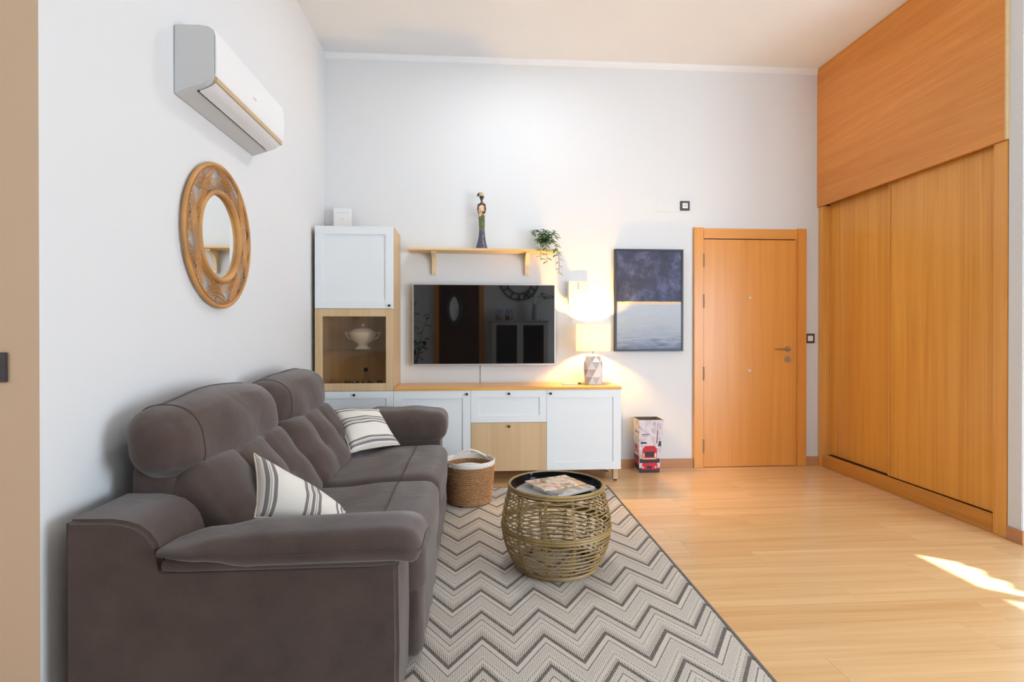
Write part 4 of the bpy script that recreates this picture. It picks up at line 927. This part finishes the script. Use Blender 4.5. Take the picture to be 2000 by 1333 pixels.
# ------------------------------------------------------------------ behind the camera, seen in the dark screen
yr = YR
SBc = thing('glazed_cabinet', (.95, yr+.2, 0), 'grey glazed cabinet seen reflected in the television screen', 'cabinet')
ca, cb, ct_ = .36, 1.52, 1.40
B(ca, ca+.03, yr+.002, yr+.38, 0.001, ct_).build('side_panel', 'greycab', SBc); B(cb-.03, cb, yr+.002, yr+.38, .001, ct_).build('side_panel', 'greycab', SBc)
B(ca-.04, cb+.04, yr+.002, yr+.41, ct_, ct_+.03).build('top_board', 'greycab', SBc, bevel=.004); B(ca+.03, cb-.03, yr+.002, yr+.012, .001, ct_).build('back_panel', 'clock', SBc)
for z in (.08, .55, .98): B(ca+.03, cb-.03, yr+.012, yr+.34, z, z+.02).build('inner_shelf', 'greycab', SBc)
for a, b_ in ((ca+.03, .938), (.942, cb-.03)):
    m = MB(); f_ = .06; yy0, yy1 = yr+.36, yr+.382
    m.box(a, a+f_, yy0, yy1, .08, ct_-.01).box(b_-f_, b_, yy0, yy1, .08, ct_-.01).box(a+f_, b_-f_, yy0, yy1, .08, .08+f_).box(a+f_, b_-f_, yy0, yy1, ct_-.01-f_, ct_-.01)
    dd = m.build('glass_door', 'greycab', SBc); B(a+f_-.003, b_-f_+.003, yy0+.008, yy0+.012, .08+f_, ct_-.01-f_).build('pane', 'darkglass', dd)
CK = thing('wall_clock', (.96, yr+.02, 2.26), 'round dark iron wall clock seen reflected in the television screen', 'clock')
for r_ in (.40, .27): MB().tube([(.96+r_*math.cos(2*PI*k/40), yr+.025, 2.26+r_*math.sin(2*PI*k/40)) for k in range(40)], .014, 6, True).build('hoop', 'clock', CK, smooth=True)
for k in range(12):
    a = 2*PI*k/12; MB().tube([(.96+.27*math.cos(a), yr+.025, 2.26+.27*math.sin(a)), (.96+.40*math.cos(a), yr+.025, 2.26+.40*math.sin(a))], .014, 6).build('numeral_bar', 'clock', CK)
for a, l_ in ((1.1, .2), (2.6, .26)): MB().tube([(.96, yr+.03, 2.26), (.96+l_*math.cos(a), yr+.03, 2.26+l_*math.sin(a))], .008, 6).build('clock_hand', 'clock', CK)
for i, (jx, lab) in enumerate(((.52, 'left amber jar on the glazed cabinet seen in the screen'), (.72, 'right amber jar on the glazed cabinet seen in the screen'))):
    J = thing('candle_jar', (jx, yr+.2, ct_+.03), lab, 'jar', 'candle jars on the glazed cabinet')
    MB().lathe([(0, .001), (.075, .001), (.085, .1), (.07, .22), (.066, .22), (.08, .1), (.07, .008), (0, .008)], (jx, yr+.2, ct_+.03), 20).build('jar_glass', 'clear', J, smooth=True)
    MB().lathe([(0, .010), (.066, .010), (.072, .08), (0, .085)], (jx, yr+.2, ct_+.03), 20).build('wax', plain('amber_wax%d' % i, lin(190, 150, 50), .6, nscale=20), J, smooth=True)
V = thing('leafy_vase', (1.27, yr+.2, ct_+.03), 'tall vase of dark branches seen reflected in the television screen', 'vase')
MB().lathe([(0, .001), (.06, .001), (.075, .12), (.055, .28), (.045, .33), (.04, .33), (.05, .28), (0, .2)], (1.27, yr+.2, ct_+.03), 20).build('vase_body', 'greycab', V, smooth=True)
lmd = lm.copy(); lmd.materials.clear(); lmd.materials.append(M['leafd'])
for k in range(6):
    a = rp.uniform(-1, 1); e = Vector((1.27+.42*a, yr+.2+rp.uniform(.0, .12), ct_+.36+.32*(1-abs(a)*.6)))
    b0 = Vector((1.27, yr+.2, ct_+.30)); mid_ = b0.lerp(e, .5)+Vector((0, 0, .08))
    MB().tube([b0, mid_, e], .004, 5).build('branch', 'stem', V)
    for i in range(8): q_ = mid_.lerp(e, i/7); leaf_at(V, q_, (rp.uniform(-1, 1), rp.uniform(.2, 1), rp.uniform(-.6, .6)), 1.7, lmd)
d2_ = tag(bpy.data.objects.new('door_2', None), 'dark brown door seen reflected in the television screen', kind='structure'); C.objects.link(d2_); d2_.location = (-.32, yr, 0)
B(-.74, .10, yr+.004, yr+.03, .004, 2.3).build('door_leaf', 'brown', d2_)
for a, b_ in ((-.84, -.74), (.10, .20)): B(a, b_, yr, yr+.05, 0, 2.4).build('casing', 'door', d2_)
B(-.74, .10, yr, yr+.05, 2.3, 2.4).build('casing', 'doorh', d2_)
OM = thing('oval_mirror', (-.42, yr+.05, 1.67), 'small oval mirror in a dark wreath seen reflected in the screen', 'mirror')
oc = [(-.42+.14*math.cos(2*PI*k/28), yr+.055, 1.67+.30*math.sin(2*PI*k/28)) for k in range(28)]
MB().tube(oc, .045, 8, True).build('wreath', 'leafd', OM, smooth=True)
MB().add([tuple(q_) for q_ in oc]+[(a, yr+.032, c_) for a, _, c_ in oc], [tuple(range(28)), tuple(range(28, 56))[::-1]]).build('mirror_glass', 'mirror', OM)
FP = thing('floor_plant', (-1.25, yr+.35, 0), 'large potted plant seen reflected at the left of the screen', 'plant')
MB().lathe([(0, .001), (.13, .001), (.17, .32), (.15, .32), (.14, .27), (0, .27)], (-1.25, yr+.35, 0), 20).build('pot', 'greycab', FP, smooth=True)
for k in range(9):
    a = 2*PI*k/9; e = Vector((-1.25+.33*math.cos(a), yr+.38+.24*math.sin(a), rp.uniform(.9, 1.7))); b0 = Vector((-1.25, yr+.35, .28)); mid_ = b0.lerp(e, .6)+Vector((0, 0, .15))
    MB().tube([b0, mid_, e], .006, 5).build('stem', 'stem', FP)
    for i in range(8): q_ = b0.lerp(mid_, i/4) if i < 4 else mid_.lerp(e, (i-4)/3); leaf_at(FP, q_, (rp.uniform(-1, 1), rp.uniform(-.4, 1), rp.uniform(-.5, .5)), 3.2, lmd)
